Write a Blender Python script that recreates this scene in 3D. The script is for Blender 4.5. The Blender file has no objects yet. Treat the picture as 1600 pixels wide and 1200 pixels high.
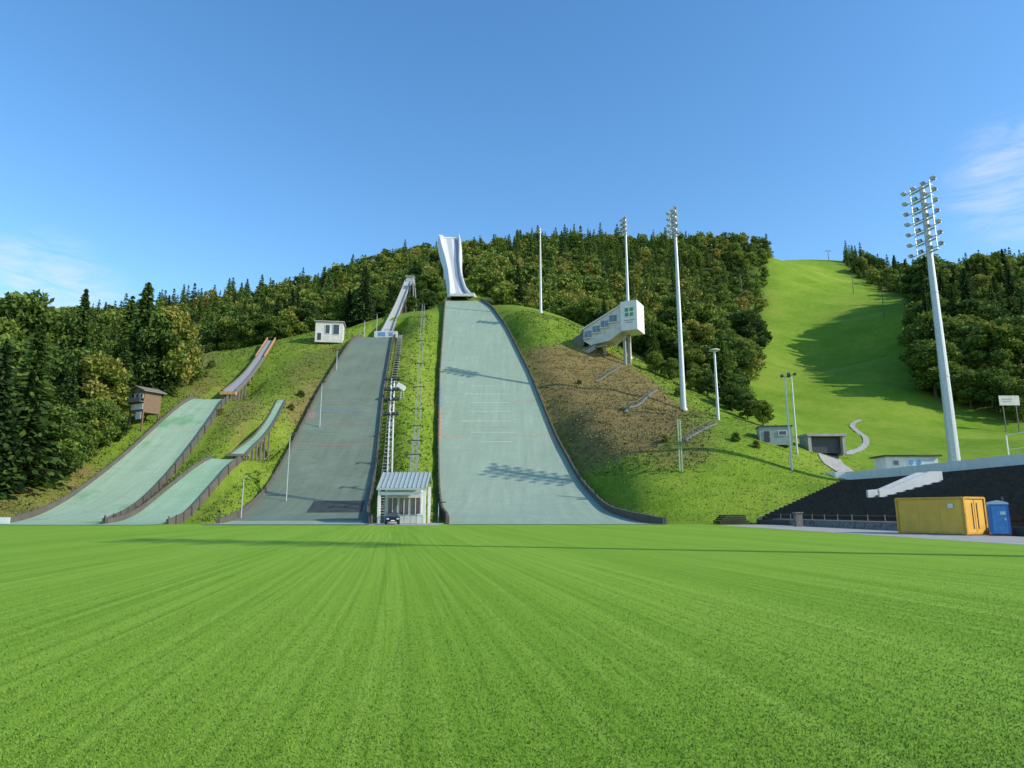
import bpy, math, random
import numpy as np
from mathutils import Vector, Matrix
random.seed(4); rng=np.random.default_rng(4)
sc=bpy.context.scene; COL=sc.collection
# ------------------------------------------------------------------ camera survey
EYE=1.6; PITCH=math.radians(10.7); F=1058.0; CT=math.cos(PITCH); ST=math.sin(PITCH)
def ray(px,py):
    u=(px-800)/F; v=(600-py)/F
    d=CT-v*ST
    return u/d,(ST+v*CT)/d          # x per metre of y , z per metre of y
def sv(px,py,Y):
    a,b=ray(px,py); return (a*Y,Y,EYE+b*Y)
def proj(x,y,z):
    z=z-EYE
    f=y*CT+z*ST; up=-y*ST+z*CT
    f=np.maximum(f,.1)
    return 800+F*x/f, 600-F*up/f
# ------------------------------------------------------------------ ski jumps (measured profiles)
HILLS={
'large':dict(P=[(80,0),(93,0),(110,1.6),(128,6.8),(147,17),(176,37.3),(205,57.6),(228,71.5),(250,81.5),(258,83.5)],
  L=[(86,-8.2),(93,-8.3),(105,-10.4),(119,-12.4),(147,-15.9),(176,-19),(205,-21.4),(250,-25.4)],
  R=[(86,20.5),(91,18.8),(96,17.2),(103,15.9),(112,14.6),(128,12.6),(147,9.5),(176,4.6),(205,-1.6),(250,-12.3)],y0=88,y1=251),
'medium':dict(P=[(80,0),(93,0),(104,1.0),(116,4.4),(129,11),(152,27.3),(175,43),(188,50),(200,54),(206,55)],
  L=[(86,-38.5),(93,-38.4),(105,-40.6),(129,-43),(152,-44.2),(175,-44.4),(200,-45.8)],
  R=[(86,-17.5),(93,-19.4),(105,-22.2),(129,-25.8),(152,-29.5),(175,-32.4),(200,-36)],y0=85,y1=201),
'small':dict(P=[(80,0),(93,0),(103,1.6),(113,5.5),(124,12.5),(135,20.5),(143,25.6),(148,26.5)],
  L=[(86,-66),(93,-67),(103,-69),(113,-70),(135,-69),(143,-68.5)],
  R=[(86,-53),(93,-54.4),(103,-56.8),(113,-58.3),(135,-60),(143,-61.4)],y0=84,y1=144),
'tiny':dict(P=[(80,0),(93,0),(99,.8),(104,3),(110,7),(116,10.8),(120,11.3)],
  L=[(86,-52.6),(93,-53.6),(104,-54.2),(116,-51.6)],
  R=[(86,-44.6),(93,-46),(104,-47.3),(116,-46.8)],y0=84,y1=117)}
def smi(y,tab,r=5.0):
    xs=[a for a,b in tab]; zs=[b for a,b in tab]
    y=np.asarray(y,float); s=0
    for o in np.linspace(-r,r,9): s=s+np.interp(y+o,xs,zs)
    return s/9
def hp(h,y): return smi(y,h['P'],4.5)
def hL(h,y): return smi(y,h['L'],3)
def hR(h,y): return smi(y,h['R'],3)
# ------------------------------------------------------------------ terrain
SURV=[(-200,790,100),(0,800,98),(-200,745,130),(0,757,110),(100,742,112),(200,690,122),(285,628,142),(0,640,170),(150,600,180),(-300,600,220),
(305,552,190),(380,548,190),(335,592,165),(250,570,200),
(440,537,190),(540,532,196),(450,592,160),(400,655,133),(430,720,112),(500,640,140),(375,712,119),(418,668,132),(442,630,144),(400,600,162),(425,548,186),
(300,520,400),(0,510,500),(430,474,480),(540,438,520),(640,412,550),(760,397,560),(900,385,560),(1050,392,560),(1150,390,560),(1212,407,590),(1270,408,600),(1330,409,600),(1420,446,560),(1530,440,500),(1650,420,430),
(400,550,235),(560,524,260),(700,480,300),(820,486,290),(900,470,350),(1000,560,250),(1100,615,240),(1170,560,320),(1100,480,420),(600,470,400),
(1290,640,230),(1240,588,330),(1310,582,325),(1250,487,450),(1385,478,450),(1385,550,345),(1450,630,235),(1600,655,215),(1452,482,350),(1452,558,280),(1510,455,345),(1600,440,345),(1700,420,345),(1480,456,430),
(1350,692,165),(1550,690,165),(1350,737,124),(1500,726,106),(1600,726,106),(1700,726,100),
(800,478,238),(845,492,216),(875,502,206),(910,530,196),(960,562,188),(1030,602,171),(1067,634,158),(1122,650,140),(1200,676,134),(1280,728,118),
(910,747,110),(1000,737,113),(1200,737,113),(950,650,143),(880,590,172),(1000,692,128),(890,680,135),(1100,690,122),
(950,770,103),(1100,770,104),(1180,790,98),(1010,812,95)]
pts=[sv(*p) for p in SURV]
pts+=[(62,y,7.3) for y in (0,25,50,75,100)]+[(90,y,8) for y in (0,40,80)]+[(120,y,9) for y in (-100,0,60)]+[(33,93,.6),(45,105,3.9),(56,116,6.9)]
pts+=[(x,y,0) for x in (-70,-30,0,25) for y in (-60,0,60,88)]+[(-100,0,0),(-120,60,1),(-200,0,5),(-400,300,90),(-600,600,150),(300,-200,5),(-300,-200,0),(0,-300,0),
 (0,850,190),(400,900,200),(-400,900,150),(600,300,150),(700,700,260),(-26,300,104),(-28,265,84),(-33,340,120)]
PT=np.array(pts,float)
def kern(r2): return np.where(r2>1e-12, .5*r2*np.log(r2+1e-20),0)
S=100.
A=PT[:,:2]/S; n=len(A)
K=kern(((A[:,None]-A[None])**2).sum(-1))+np.eye(n)*2e-3
Pm=np.c_[np.ones(n),A]
M=np.zeros((n+3,n+3)); M[:n,:n]=K; M[:n,n:]=Pm; M[n:,:n]=Pm.T
W=np.linalg.solve(M,np.r_[PT[:,2],0,0,0])
def sstep(a,b,x):
    t=np.clip((x-a)/(b-a),0,1); return t*t*(3-2*t)
def H(x,y):
    x=np.atleast_1d(np.asarray(x,float)); y=np.atleast_1d(np.asarray(y,float))
    sh=x.shape; x=x.ravel(); y=y.ravel(); z=np.zeros(len(x))
    for i in range(0,len(x),20000):
        q=np.c_[x[i:i+20000],y[i:i+20000]]/S
        r2=((q[:,None]-A[None])**2).sum(-1)
        z[i:i+20000]=kern(r2)@W[:n]+W[n]+q@W[n+1:]
    und=1.2*np.sin(x*.031+1.3*np.sin(y*.02))*np.sin(y*.027+x*.011)+.5*np.sin(x*.11+y*.07)*np.sin(y*.13)
    z=z+und*sstep(110,260,y)*(1-.6*sstep(560,600,y))*2.0+und*.25+.18*np.sin(x*.45+2*np.sin(y*.21))*np.sin(y*.5+x*.2)*sstep(95,110,y)
    mt=np.exp(-((x-22)/16)**2-((y-145)/26)**2); z=z+mt*.6*np.sin(z*.9+.6*np.sin(x*.2))
    d=np.maximum(np.maximum(x-33,-88-x),y-91.5)
    z=z*sstep(0,13,d)
    z=np.where(d<0,0,z)
    stand=np.clip((x-34)*.26,0,8)-.5
    lim=88+(x-33)*1.04
    ws=(1-sstep(lim-2,lim+1,y))*sstep(32.5,34,x)*(1-sstep(58,60,x))*sstep(-10,5,y+20)
    z=z*(1-ws)+np.minimum(z,stand)*ws
    w0=np.ones_like(z); acc=np.zeros_like(z); ws_=np.zeros_like(z)
    for h in HILLS.values():
        m=(hR(h,y)+hL(h,y))/2; hw=(hR(h,y)-hL(h,y))/2
        dd=np.abs(x-m)-hw
        w=np.clip(1-(dd-1.)/9,0,1)**2
        f=sstep(90,93,y)*(1-sstep(h['y1']+1,h['y1']+16,y))
        w=w*f; w0=np.minimum(w0,1-w)
        w=np.where(dd<1.,1000*w,w)
        acc+=w*(hp(h,y)-.4-.25*np.clip(dd,0,1)); ws_+=w
    z=(z*w0+acc)/(w0+ws_+1e-9)
    return z.reshape(sh)
def Hs(x,y): return float(H(x,y)[0])
def ground(px,py,ymin=60):
    a,b=ray(px,py); t=np.arange(ymin,800,.5)
    hz=H(a*t,t); below=(EYE+b*t)<=hz
    i=int(np.argmax(below)) if below.any() else len(t)-1
    return (a*t[i],t[i],float(hz[i]))
def gat(px,py,Y):
    a,_=ray(px,py); x=a*Y; return (x,Y,Hs(x,Y))
def topz(py,Y): return EYE+ray(800,py)[1]*Y
# ------------------------------------------------------------------ materials
MATS={}
class NT:
    def __init__(s,name):
        s.m=bpy.data.materials.new(name); s.m.use_nodes=True; s.t=s.m.node_tree; s.n=s.t.nodes; s.l=s.t.links
        s.b=s.n['Principled BSDF']; s.b.inputs['Roughness'].default_value=.8
        s.tc=s.n.new('ShaderNodeTexCoord')
    def new(s,typ,**k):
        x=s.n.new(typ)
        for a,b in k.items(): setattr(x,a,b)
        return x
    def link(s,a,b): s.l.new(a,b)
    def noise(s,scale,detail=4,rough=.6,vec=None,mapscale=None,dist=0):
        t=s.new('ShaderNodeTexNoise'); t.inputs['Scale'].default_value=scale; t.inputs['Detail'].default_value=detail
        t.inputs['Roughness'].default_value=rough; t.inputs['Distortion'].default_value=dist
        v=vec or s.tc.outputs['Object']
        if mapscale:
            mp=s.new('ShaderNodeMapping'); mp.inputs['Scale'].default_value=mapscale; s.link(v,mp.inputs['Vector']); v=mp.outputs[0]
        s.link(v,t.inputs['Vector']); return t.outputs['Fac']
    def ramp(s,fac,stops):
        r=s.new('ShaderNodeValToRGB'); e=r.color_ramp.elements
        while len(e)<len(stops): e.new(.5)
        for q,(p,c) in zip(e,stops): q.position=p; q.color=(*c,1) if len(c)==3 else c
        s.link(fac,r.inputs[0]); return r.outputs[0]
    def g(s,fac,a,b,va=0.,vb=1.):
        if a>b: a,b,va,vb=b,a,vb,va
        return s.ramp(fac,[(a,(va,)*3),(b,(vb,)*3)])
    def mix(s,fac,a,b,mode='MIX'):
        m=s.new('ShaderNodeMix',data_type='RGBA',blend_type=mode)
        for inp,v in ((m.inputs[0],fac),(m.inputs[6],a),(m.inputs[7],b)):
            if isinstance(v,(int,float)): inp.default_value=v
            elif isinstance(v,tuple): inp.default_value=(*v,1)
            else: s.link(v,inp)
        return m.outputs[2]
    def math(s,op,a,b=0.):
        m=s.new('ShaderNodeMath',operation=op)
        for inp,v in zip(m.inputs,(a,b)):
            if isinstance(v,(int,float)): inp.default_value=v
            else: s.link(v,inp)
        return m.outputs[0]
    def bump(s,h,st=.4,d=.05):
        b=s.new('ShaderNodeBump'); b.inputs['Strength'].default_value=st; b.inputs['Distance'].default_value=d
        s.link(h,b.inputs['Height']); s.link(b.outputs[0],s.b.inputs['Normal'])
    def col(s,c): s.link(c,s.b.inputs['Base Color'])
def simple(name,c,rough=.7,metal=0,var=.25,scale=3,bump=0):
    if name in MATS: return MATS[name]
    t=NT(name); nz=t.noise(scale,5,.65)
    t.col(t.ramp(nz,[(.3,tuple(v*(1-var) for v in c)),(.7,tuple(min(1,v*(1+var)) for v in c))]))
    t.b.inputs['Roughness'].default_value=rough; t.b.inputs['Metallic'].default_value=metal
    if bump: t.bump(t.noise(scale*8,3),bump,.02)
    MATS[name]=t.m; return t.m
M_STEEL=simple('galvanised_steel',(.5,.52,.52),.45,.35,.12)
M_WHITE=simple('white_paint',(.7,.7,.67),.5,0,.1,.8)
M_OFFW=simple('weathered_white',(.54,.54,.5),.7,0,.18,.6)
M_CONC=simple('concrete',(.32,.31,.28),.9,0,.2,1.2,.3)
M_DARK=simple('dark_metal',(.06,.065,.07),.5,.4)
M_WOOD=simple('brown_timber',(.17,.11,.07),.85,0,.4,6)
M_GWOOD=simple('grey_timber',(.17,.15,.125),.9,0,.4,4)
M_GLASS=simple('dark_glass',(.05,.065,.08),.1,0,.3)
M_GLASS2=simple('pale_reflecting_glass',(.16,.2,.23),.12,0,.35,.5)
M_LENS=simple('lamp_lens',(.5,.55,.6),.15,.1,.1)
M_ROOF=simple('ribbed_metal_roof',(.40,.46,.44),.45,.3,.1)
M_YEL=simple('yellow_paint',(.74,.42,.06),.55,0,.14,.7)
M_BLUE=simple('blue_plastic',(.03,.16,.42),.45,0,.12)
M_LBLUE=simple('pale_blue_plastic',(.5,.62,.7),.45,0,.1)
M_GREEN2=simple('green_paint',(.06,.3,.12),.6)
M_LGREEN=simple('pale_green_paint',(.32,.42,.25),.6)
M_SKYB=simple('blue_paint',(.1,.25,.5),.7)
M_BLACK=simple('black_car_paint',(.012,.013,.016),.15)
M_RUB=simple('rubber',(.02,.02,.02),.8)
M_ORANGE=simple('faded_orange_board',(.46,.25,.11),.8,0,.3,1)
M_BARK=simple('bark',(.11,.08,.055),.95,0,.4,5)
M_DWOOD=simple('dark_bench_wood',(.035,.029,.025),.9,0,.35,2)
L_PALE=simple('pale_line_paint',(.39,.475,.38),.8,0,.22,1.5)
L_RED=simple('faded_red_line',(.42,.27,.19),.8,0,.3,1.5)
L_BLUE=simple('faded_blue_line',(.18,.29,.36),.8,0,.3,1.5)
L_REDM=simple('faded_red_line_dark',(.25,.18,.145),.8,0,.3,1.5)
L_BLUEM=simple('faded_blue_line_dark',(.13,.21,.25),.8,0,.3,1.5)
def planks():
    t=NT('side_board_planks'); w=t.new('ShaderNodeTexWave',wave_type='BANDS',bands_direction='Y'); w.inputs['Scale'].default_value=1.1; w.inputs['Distortion'].default_value=.4
    t.link(t.tc.outputs['Object'],w.inputs['Vector'])
    c=t.ramp(w.outputs['Fac'],[(.0,(.04,.036,.03)),(.25,(.15,.135,.115)),(1,(.2,.18,.155))])
    t.col(t.mix(t.noise(.6,5),c,(.06,.055,.04)))
    t.b.inputs['Roughness'].default_value=.9; return t.m
M_PLANK=planks()
def mat_mat(name,base,dark,patch,rows,rowstr,plo=.45,phi=.7,seam=.4):
    t=NT(name)
    n1=t.noise(1,6,.7,mapscale=(.9,.06,.06)); n2=t.noise(.12,5,.6); n3=t.noise(9,3,.6)
    c=t.ramp(n1,[(.3,tuple(v*.78 for v in base)),(.7,tuple(v*1.15 for v in base))])
    c=t.mix(t.g(n2,plo,phi),c,patch)
    w=t.new('ShaderNodeTexWave',wave_type='BANDS',bands_direction='Y'); w.inputs['Scale'].default_value=rows; w.inputs['Distortion'].default_value=1.8; w.inputs['Detail'].default_value=3; w.inputs['Detail Scale'].default_value=.6
    t.link(t.tc.outputs['Object'],w.inputs['Vector'])
    k=t.math('MULTIPLY',t.ramp(w.outputs['Fac'],[(.0,(1,1,1)),(.35,(0,0,0))]),rowstr)
    k=t.math('MULTIPLY',k,t.g(t.noise(.35,5,.7),.38,.62,.1,1))
    c=t.mix(k,c,dark)
    n4=t.noise(1,6,.75,mapscale=(.25,1.3,.5)); c=t.mix(t.math('MULTIPLY',t.g(n4,.54,.68),seam),c,dark)
    n5=t.noise(1.7,5,.75,mapscale=(.2,1.1,.5)); c=t.mix(t.math('MULTIPLY',t.g(n5,.58,.7),.4),c,tuple(min(1,v*1.5) for v in base))
    c=t.mix(.3,c,t.ramp(n3,[(.3,dark),(.7,tuple(v*1.35 for v in base))]))
    t.col(c); t.bump(n3,.5,.04); t.b.inputs['Roughness'].default_value=.8; t.b.inputs['Specular IOR Level'].default_value=.25
    return t.m
MM={'large':mat_mat('pale_green_plastic_matting',(.285,.365,.275),(.14,.2,.15),(.24,.315,.24),.55,.45),
'medium':mat_mat('grey_green_plastic_matting',(.155,.20,.145),(.05,.07,.052),(.2,.25,.185),.6,.55,.45,.7,.4),
'small':mat_mat('green_plastic_matting',(.32,.42,.30),(.1,.24,.12),(.12,.29,.13),.8,.35,.52,.62),
'tiny':mat_mat('fresh_green_plastic_matting',(.3,.41,.29),(.1,.24,.13),(.2,.35,.2),.9,.35)}
M_DPATCH=simple('dark_matting_patch',(.035,.045,.04),.7,0,.4,1)
def grass_field_color(t):
    sp=t.new('ShaderNodeSeparateXYZ'); t.link(t.tc.outputs['Object'],sp.inputs[0])
    s=t.math('ADD',sp.outputs[0],t.math('MULTIPLY',sp.outputs[1],.17))
    wob=t.math('MULTIPLY',t.math('SUBTRACT',t.noise(.025,1,.3),.5),2.0)
    s2=t.math('ADD',s,wob)
    def cmb(a,b):
        c=t.new('ShaderNodeCombineXYZ'); t.link(a,c.inputs[0]); t.link(b,c.inputs[1]); return c.outputs[0]
    v=cmb(s2,t.math('MULTIPLY',sp.outputs[1],.006))
    v2=cmb(t.math('ADD',s2,7.3),t.math('MULTIPLY',sp.outputs[1],.01))
    f1=t.noise(6.0,3,.6,vec=v); f2=t.noise(.3,2,.5,vec=v); f3=t.noise(.5,4,.6); f4=t.noise(70,3,.75); f5=t.noise(16,4,.7); f6=t.noise(2.0,2,.4,vec=v2)
    c=t.ramp(f1,[(.3,(.145,.29,.018)),(.5,(.20,.365,.028)),(.7,(.28,.45,.055))])
    c=t.mix(t.g(f2,.45,.56,0,.4),c,(.29,.46,.05))
    c=t.mix(t.g(f2,.48,.34,0,.3),c,(.15,.30,.016))
    rd=t.ramp(f6,[(.474,(0,0,0)),(.487,(.55,.55,.55)),(.5,(0,0,0))])
    c=t.mix(t.math('MULTIPLY',rd,t.g(f3,.3,.55,.25,1)),c,(.085,.19,.012))
    lf=t.math('FRACT',t.math('MULTIPLY',s2,2.1))
    r=t.ramp(lf,[(.0,(1,1,1)),(.09,(0,0,0)),(.91,(0,0,0)),(1,(1,1,1))])
    c=t.mix(t.math('MULTIPLY',r,t.g(f2,.42,.58,.2,.55)),c,(.10,.215,.014))
    c=t.mix(t.g(f4,.6,.35,0,.6),c,(.07,.17,.010))
    c=t.mix(t.g(f4,.55,.75,0,.5),c,(.42,.60,.12))
    c=t.mix(t.g(f5,.55,.75,0,.25),c,(.34,.5,.09))
    return c,f4
def field_mat():
    t=NT('mown_grass'); c,f=grass_field_color(t); t.col(c); t.bump(f,.5,.02); t.b.inputs['Roughness'].default_value=.9
    t.b.inputs['Specular IOR Level'].default_value=.1; return t.m
M_FIELD=field_mat()
def upn(t,k=.75):
    g=t.new('ShaderNodeNewGeometry'); m=t.new('ShaderNodeMix',data_type='VECTOR'); m.inputs[0].default_value=k
    t.link(g.outputs['Normal'],m.inputs[4]); m.inputs[5].default_value=(0,0,1)
    nn=t.new('ShaderNodeVectorMath',operation='NORMALIZE'); t.link(m.outputs[1],nn.inputs[0]); t.link(nn.outputs[0],t.b.inputs['Normal']); return g
def blade_mat():
    t=NT('grass_blades'); c,_=grass_field_color(t); g=upn(t,.7)
    c=t.mix(t.g(g.outputs['Random Per Island'],.5,1,0,.35),c,(.42,.58,.12)); c=t.mix(t.g(g.outputs['Random Per Island'],.4,0,0,.4),c,(.08,.19,.012)); t.col(c)
    t.b.inputs['Specular IOR Level'].default_value=.15
    return t.m
M_BLADE=blade_mat()
def tuft_mat():
    t=NT('meadow_tufts'); a=t.new('ShaderNodeAttribute'); a.attribute_name='tint'; g=upn(t,.7)
    f=t.math('ADD',a.outputs['Fac'],t.math('MULTIPLY',t.math('SUBTRACT',g.outputs['Random Per Island'],.5),.4))
    t.col(t.ramp(f,[(.0,(.11,.18,.02)),(.3,(.18,.26,.035)),(.5,(.24,.27,.06)),(.75,(.24,.19,.08)),(1,(.2,.15,.07))])); t.b.inputs['Specular IOR Level'].default_value=.1; return t.m
def terrain_mat():
    t=NT('hillside_grass')
    a=t.new('ShaderNodeVertexColor'); a.layer_name='zone'; sp=t.new('ShaderNodeSeparateColor'); t.link(a.outputs[0],sp.inputs[0])
    n1=t.noise(.04,6,.6); n2=t.noise(.35,7,.7); n3=t.noise(3,5,.7)
    c=t.ramp(n2,[(.3,(.10,.165,.018)),(.5,(.165,.25,.026)),(.72,(.25,.31,.05))])
    c=t.mix(t.g(n1,.45,.65,0,.6),c,(.26,.26,.055))
    dry=t.ramp(t.noise(.22,9,.75,mapscale=(1,1,3.5)),[(.3,(.07,.06,.022)),(.42,(.15,.115,.045)),(.52,(.27,.19,.085)),(.62,(.2,.17,.055)),(.75,(.34,.25,.13))])
    k=t.math('ADD',sp.outputs[0],t.math('MULTIPLY',t.math('SUBTRACT',n2,.5),1.4))
    k=t.math('ADD',k,t.math('MULTIPLY',t.math('SUBTRACT',n1,.5),1.2))
    k=t.math('MULTIPLY',t.g(k,.22,.7),t.g(sp.outputs[0],.02,.3))
    c=t.mix(k,c,dry)
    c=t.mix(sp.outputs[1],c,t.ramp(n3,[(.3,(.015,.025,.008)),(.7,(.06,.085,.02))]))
    lu=t.ramp(t.math('ADD',t.math('MULTIPLY',n1,.6),t.math('MULTIPLY',n2,.4)),[(.35,(.13,.25,.014)),(.47,(.18,.31,.022)),(.58,(.25,.365,.035)),(.72,(.31,.37,.07))])
    c=t.mix(t.math('MULTIPLY',sp.outputs[2],.85),c,lu)
    c=t.mix(t.g(n3,.6,.35,0,.4),c,(.06,.10,.014))
    t.col(c); t.bump(n3,.9,.35); t.b.inputs['Roughness'].default_value=.95; t.b.inputs['Specular IOR Level'].default_value=.1
    return t.m
def foliage():
    t=NT('foliage'); a=t.new('ShaderNodeAttribute'); a.attribute_name='tint'
    oi=t.new('ShaderNodeObjectInfo'); g=t.new('ShaderNodeNewGeometry')
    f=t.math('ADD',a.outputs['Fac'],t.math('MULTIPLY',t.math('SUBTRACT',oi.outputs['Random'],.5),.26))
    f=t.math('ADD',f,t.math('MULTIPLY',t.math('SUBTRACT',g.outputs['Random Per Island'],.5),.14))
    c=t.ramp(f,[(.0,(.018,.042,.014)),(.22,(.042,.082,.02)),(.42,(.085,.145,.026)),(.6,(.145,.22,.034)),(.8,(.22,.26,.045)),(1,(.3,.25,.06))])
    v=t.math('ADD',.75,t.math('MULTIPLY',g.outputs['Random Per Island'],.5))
    mm=t.new('ShaderNodeVectorMath',operation='SCALE'); t.link(c,mm.inputs[0]); t.link(v,mm.inputs['Scale'])
    t.col(mm.outputs[0]); t.b.inputs['Roughness'].default_value=.7; t.b.inputs['Specular IOR Level'].default_value=.2
    tr=t.new('ShaderNodeBsdfTranslucent'); t.link(mm.outputs[0],tr.inputs[0]); ms=t.new('ShaderNodeMixShader'); ms.inputs[0].default_value=.3
    t.link(t.b.outputs[0],ms.inputs[1]); t.link(tr.outputs[0],ms.inputs[2]); t.link(ms.outputs[0],t.n['Material Output'].inputs[0])
    return t.m
M_FOL=foliage()
# ------------------------------------------------------------------ mesh helpers
import bmesh
class MB:
    def __init__(s): s.v=[]; s.f=[]; s.mi=[]; s.cur=0
    def add(s,vs,fs):
        o=len(s.v); s.v+= [tuple(v) for v in vs]; s.f+=[tuple(i+o for i in f) for f in fs]; s.mi+=[s.cur]*len(fs); return s
    def box(s,c,d,R=None):
        x,y,z=d[0]/2,d[1]/2,d[2]/2
        vs=[Vector((a*x,b*y,e*z)) for a in(-1,1) for b in(-1,1) for e in(-1,1)]
        if R is not None: vs=[R@v for v in vs]
        vs=[v+Vector(c) for v in vs]
        return s.add(vs,[(0,1,3,2),(4,6,7,5),(0,4,5,1),(2,3,7,6),(0,2,6,4),(1,5,7,3)])
    def beam(s,a,b,w,h=None):
        a=Vector(a);b=Vector(b); d=b-a; q=d.to_track_quat('Z','Y').to_matrix(); return s.box((a+b)/2,(w,h or w,d.length),q)
    def cyl(s,a,b,r1,r2=None,n=10):
        r2=r1 if r2 is None else r2; a=Vector(a);b=Vector(b); q=(b-a).to_track_quat('Z','Y').to_matrix(); vs=[]
        for p,r in((a,r1),(b,r2)):
            for i in range(n):
                t=2*math.pi*i/n; vs.append(p+q@Vector((r*math.cos(t),r*math.sin(t),0)))
        fs=[(i,(i+1)%n,n+(i+1)%n,n+i) for i in range(n)]+[tuple(range(n-1,-1,-1)),tuple(range(n,2*n))]
        return s.add(vs,fs)
    def extr(s,poly,axis,a,b):
        n=len(poly); vs=[]
        for t in(a,b):
            for p in poly: vs.append((t,p[0],p[1]) if axis=='x' else (p[0],t,p[1]))
        fs=[(i,(i+1)%n,n+(i+1)%n,n+i) for i in range(n)]+[tuple(range(n-1,-1,-1)),tuple(range(n,2*n))]
        return s.add(vs,fs)
    def mesh(s,name,*mats,smooth=False):
        m=bpy.data.meshes.new(name); m.from_pydata(s.v,[],s.f)
        for k in mats: m.materials.append(k)
        if len(mats)>1: m.polygons.foreach_set('material_index',s.mi)
        if smooth: m.polygons.foreach_set('use_smooth',[True]*len(s.f))
        m.update()
        bm=bmesh.new(); bm.from_mesh(m); bmesh.ops.recalc_face_normals(bm,faces=bm.faces[:]); bm.to_mesh(m); bm.free()
        return m
def thing(name,label,cat,loc,rz=0,mesh=None,group=None,scale=1):
    o=bpy.data.objects.new(name,mesh); COL.objects.link(o); o.location=loc; o.rotation_euler=(0,0,rz)
    o.scale=(scale,)*3 if isinstance(scale,(int,float)) else scale
    o["label"]=label; o["category"]=cat
    if group: o["group"]=group
    if mesh is None: o.empty_display_size=.3
    return o
def part(par,name,mesh,loc=(0,0,0),rot=(0,0,0),label=None):
    o=bpy.data.objects.new(name,mesh); COL.objects.link(o); o.parent=par; o.location=loc; o.rotation_euler=rot
    if label: o["label"]=label
    return o
def struct(name,mesh):
    o=bpy.data.objects.new(name,mesh); COL.objects.link(o); o["kind"]="structure"; return o
def npmesh(name,V,Fc,mat,tint=None,smooth=False):
    m=bpy.data.meshes.new(name); k=Fc.shape[1]
    m.vertices.add(len(V)); m.vertices.foreach_set('co',np.ascontiguousarray(V,dtype=np.float32).ravel())
    m.loops.add(Fc.size); m.loops.foreach_set('vertex_index',np.ascontiguousarray(Fc,dtype=np.int32).ravel())
    m.polygons.add(len(Fc)); m.polygons.foreach_set('loop_start',np.arange(0,Fc.size,k,dtype=np.int32))
    m.update(calc_edges=True); m.materials.append(mat)
    if smooth: m.polygons.foreach_set('use_smooth',np.ones(len(Fc),dtype=bool))
    if tint is not None:
        a=m.attributes.new('tint','FLOAT','POINT'); a.data.foreach_set('value',np.ascontiguousarray(tint,dtype=np.float32))
    return m
# ------------------------------------------------------------------ forest limits
def inpoly(px,py,poly):
    c=np.zeros(px.shape,bool); n_=len(poly)
    for i in range(n_):
        x1,y1=poly[i]; x2,y2=poly[(i+1)%n_]
        cond=((y1>py)!=(y2>py))&(px<(x2-x1)*(py-y1)/((y2-y1)+1e-9)+x1); c^=cond
    return c
PISTE=[(1206,360),(1196,440),(1187,500),(1183,550),(1150,600),(1120,640),(1100,760),(1800,760),(1800,672),(1600,662),(1462,626),(1446,560),(1448,478),(1400,464),(1345,440),(1322,420),(1316,360)]
def forest_mask(x,y,z):
    px,py=proj(x,y,z)
    ymin=np.interp(px,[-400,60,130,240,300,310,560,690,700,800,900,940,1000,1050,1200,1201,1445,1446],[125,150,168,250,290,240,232,240,285,272,240,226,206,196,196,230,230,215])
    m=(y>ymin)&(~inpoly(px,py,PISTE))
    m&=~((px>1203)&(px<1318)&(y>500))
    ax=4.8-.152*(y-93)
    m&=~((np.abs(x-ax)<11)&(y<362))
    m&=~((np.abs(x+41)<6)&(y<268))
    return m
# ------------------------------------------------------------------ ground sheet
xs=np.unique(np.concatenate([np.arange(-2500,-700,120),np.arange(-700,-300,22),np.arange(-300,-110,7),np.arange(-110,90,1.3),np.arange(90,420,5),np.arange(420,900,25),np.arange(900,2600,120)]))
ys=np.unique(np.concatenate([np.arange(-1500,-100,120),np.arange(-100,84,8),np.arange(84,262,1.4),np.arange(262,660,5),np.arange(660,1200,30),np.arange(1200,3200,150)]))
GX,GY=np.meshgrid(xs,ys); GZ=H(np.clip(GX,-700,800),np.clip(GY,-300,900))
far=sstep(650,1200,np.hypot(GX,GY)); GZ=GZ*(1-far)+np.clip(GZ,0,150)*far
V=np.c_[GX.ravel(),GY.ravel(),GZ.ravel()]
nx,ny=len(xs),len(ys)
def gridf(ny,nx):
    I=np.arange(nx*ny).reshape(ny,nx); return np.stack([I[:-1,:-1],I[:-1,1:],I[1:,1:],I[1:,:-1]],-1).reshape(-1,4)
gm=npmesh('ground',V,gridf(ny,nx),terrain_mat(),smooth=True)
DRY=[(812,545),(880,535),(960,552),(1028,600),(1062,640),(1060,668),(1010,705),(950,720),(905,735),(875,690),(850,640)]
def zones(V):
    px,py=proj(V[:,0],V[:,1],V[:,2]); y=V[:,1]
    fo=forest_mask(V[:,0],y,V[:,2])
    dry=inpoly(px,py,DRY)&(y>100)&(y<215)
    d2=(inpoly(px,py,[(300,560),(345,545),(352,610),(300,660),(250,700)])|inpoly(px,py,[(350,620),(400,600),(420,640),(360,700),(320,700)])|inpoly(px,py,[(-200,700),(150,700),(200,760),(100,830),(-200,830)])|inpoly(px,py,[(440,560),(560,535),(500,640),(470,690),(440,650)])|inpoly(px,py,[(1000,600),(1120,650),(1200,680),(1100,735),(1000,730)]))&(y>94)&(y<215)
    lush=((inpoly(px,py,PISTE)&(y>90))|(inpoly(px,py,[(905,745),(1110,738),(1360,742),(1180,820),(960,820)])&(y<130)&(y>90)))
    return dry,d2,fo,lush
dry,dry2,fo,lush=zones(V)
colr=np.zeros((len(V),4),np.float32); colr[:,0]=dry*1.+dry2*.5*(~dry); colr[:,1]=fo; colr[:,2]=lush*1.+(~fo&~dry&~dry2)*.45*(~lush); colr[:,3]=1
c3=colr.reshape(ny,nx,4)
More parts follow.
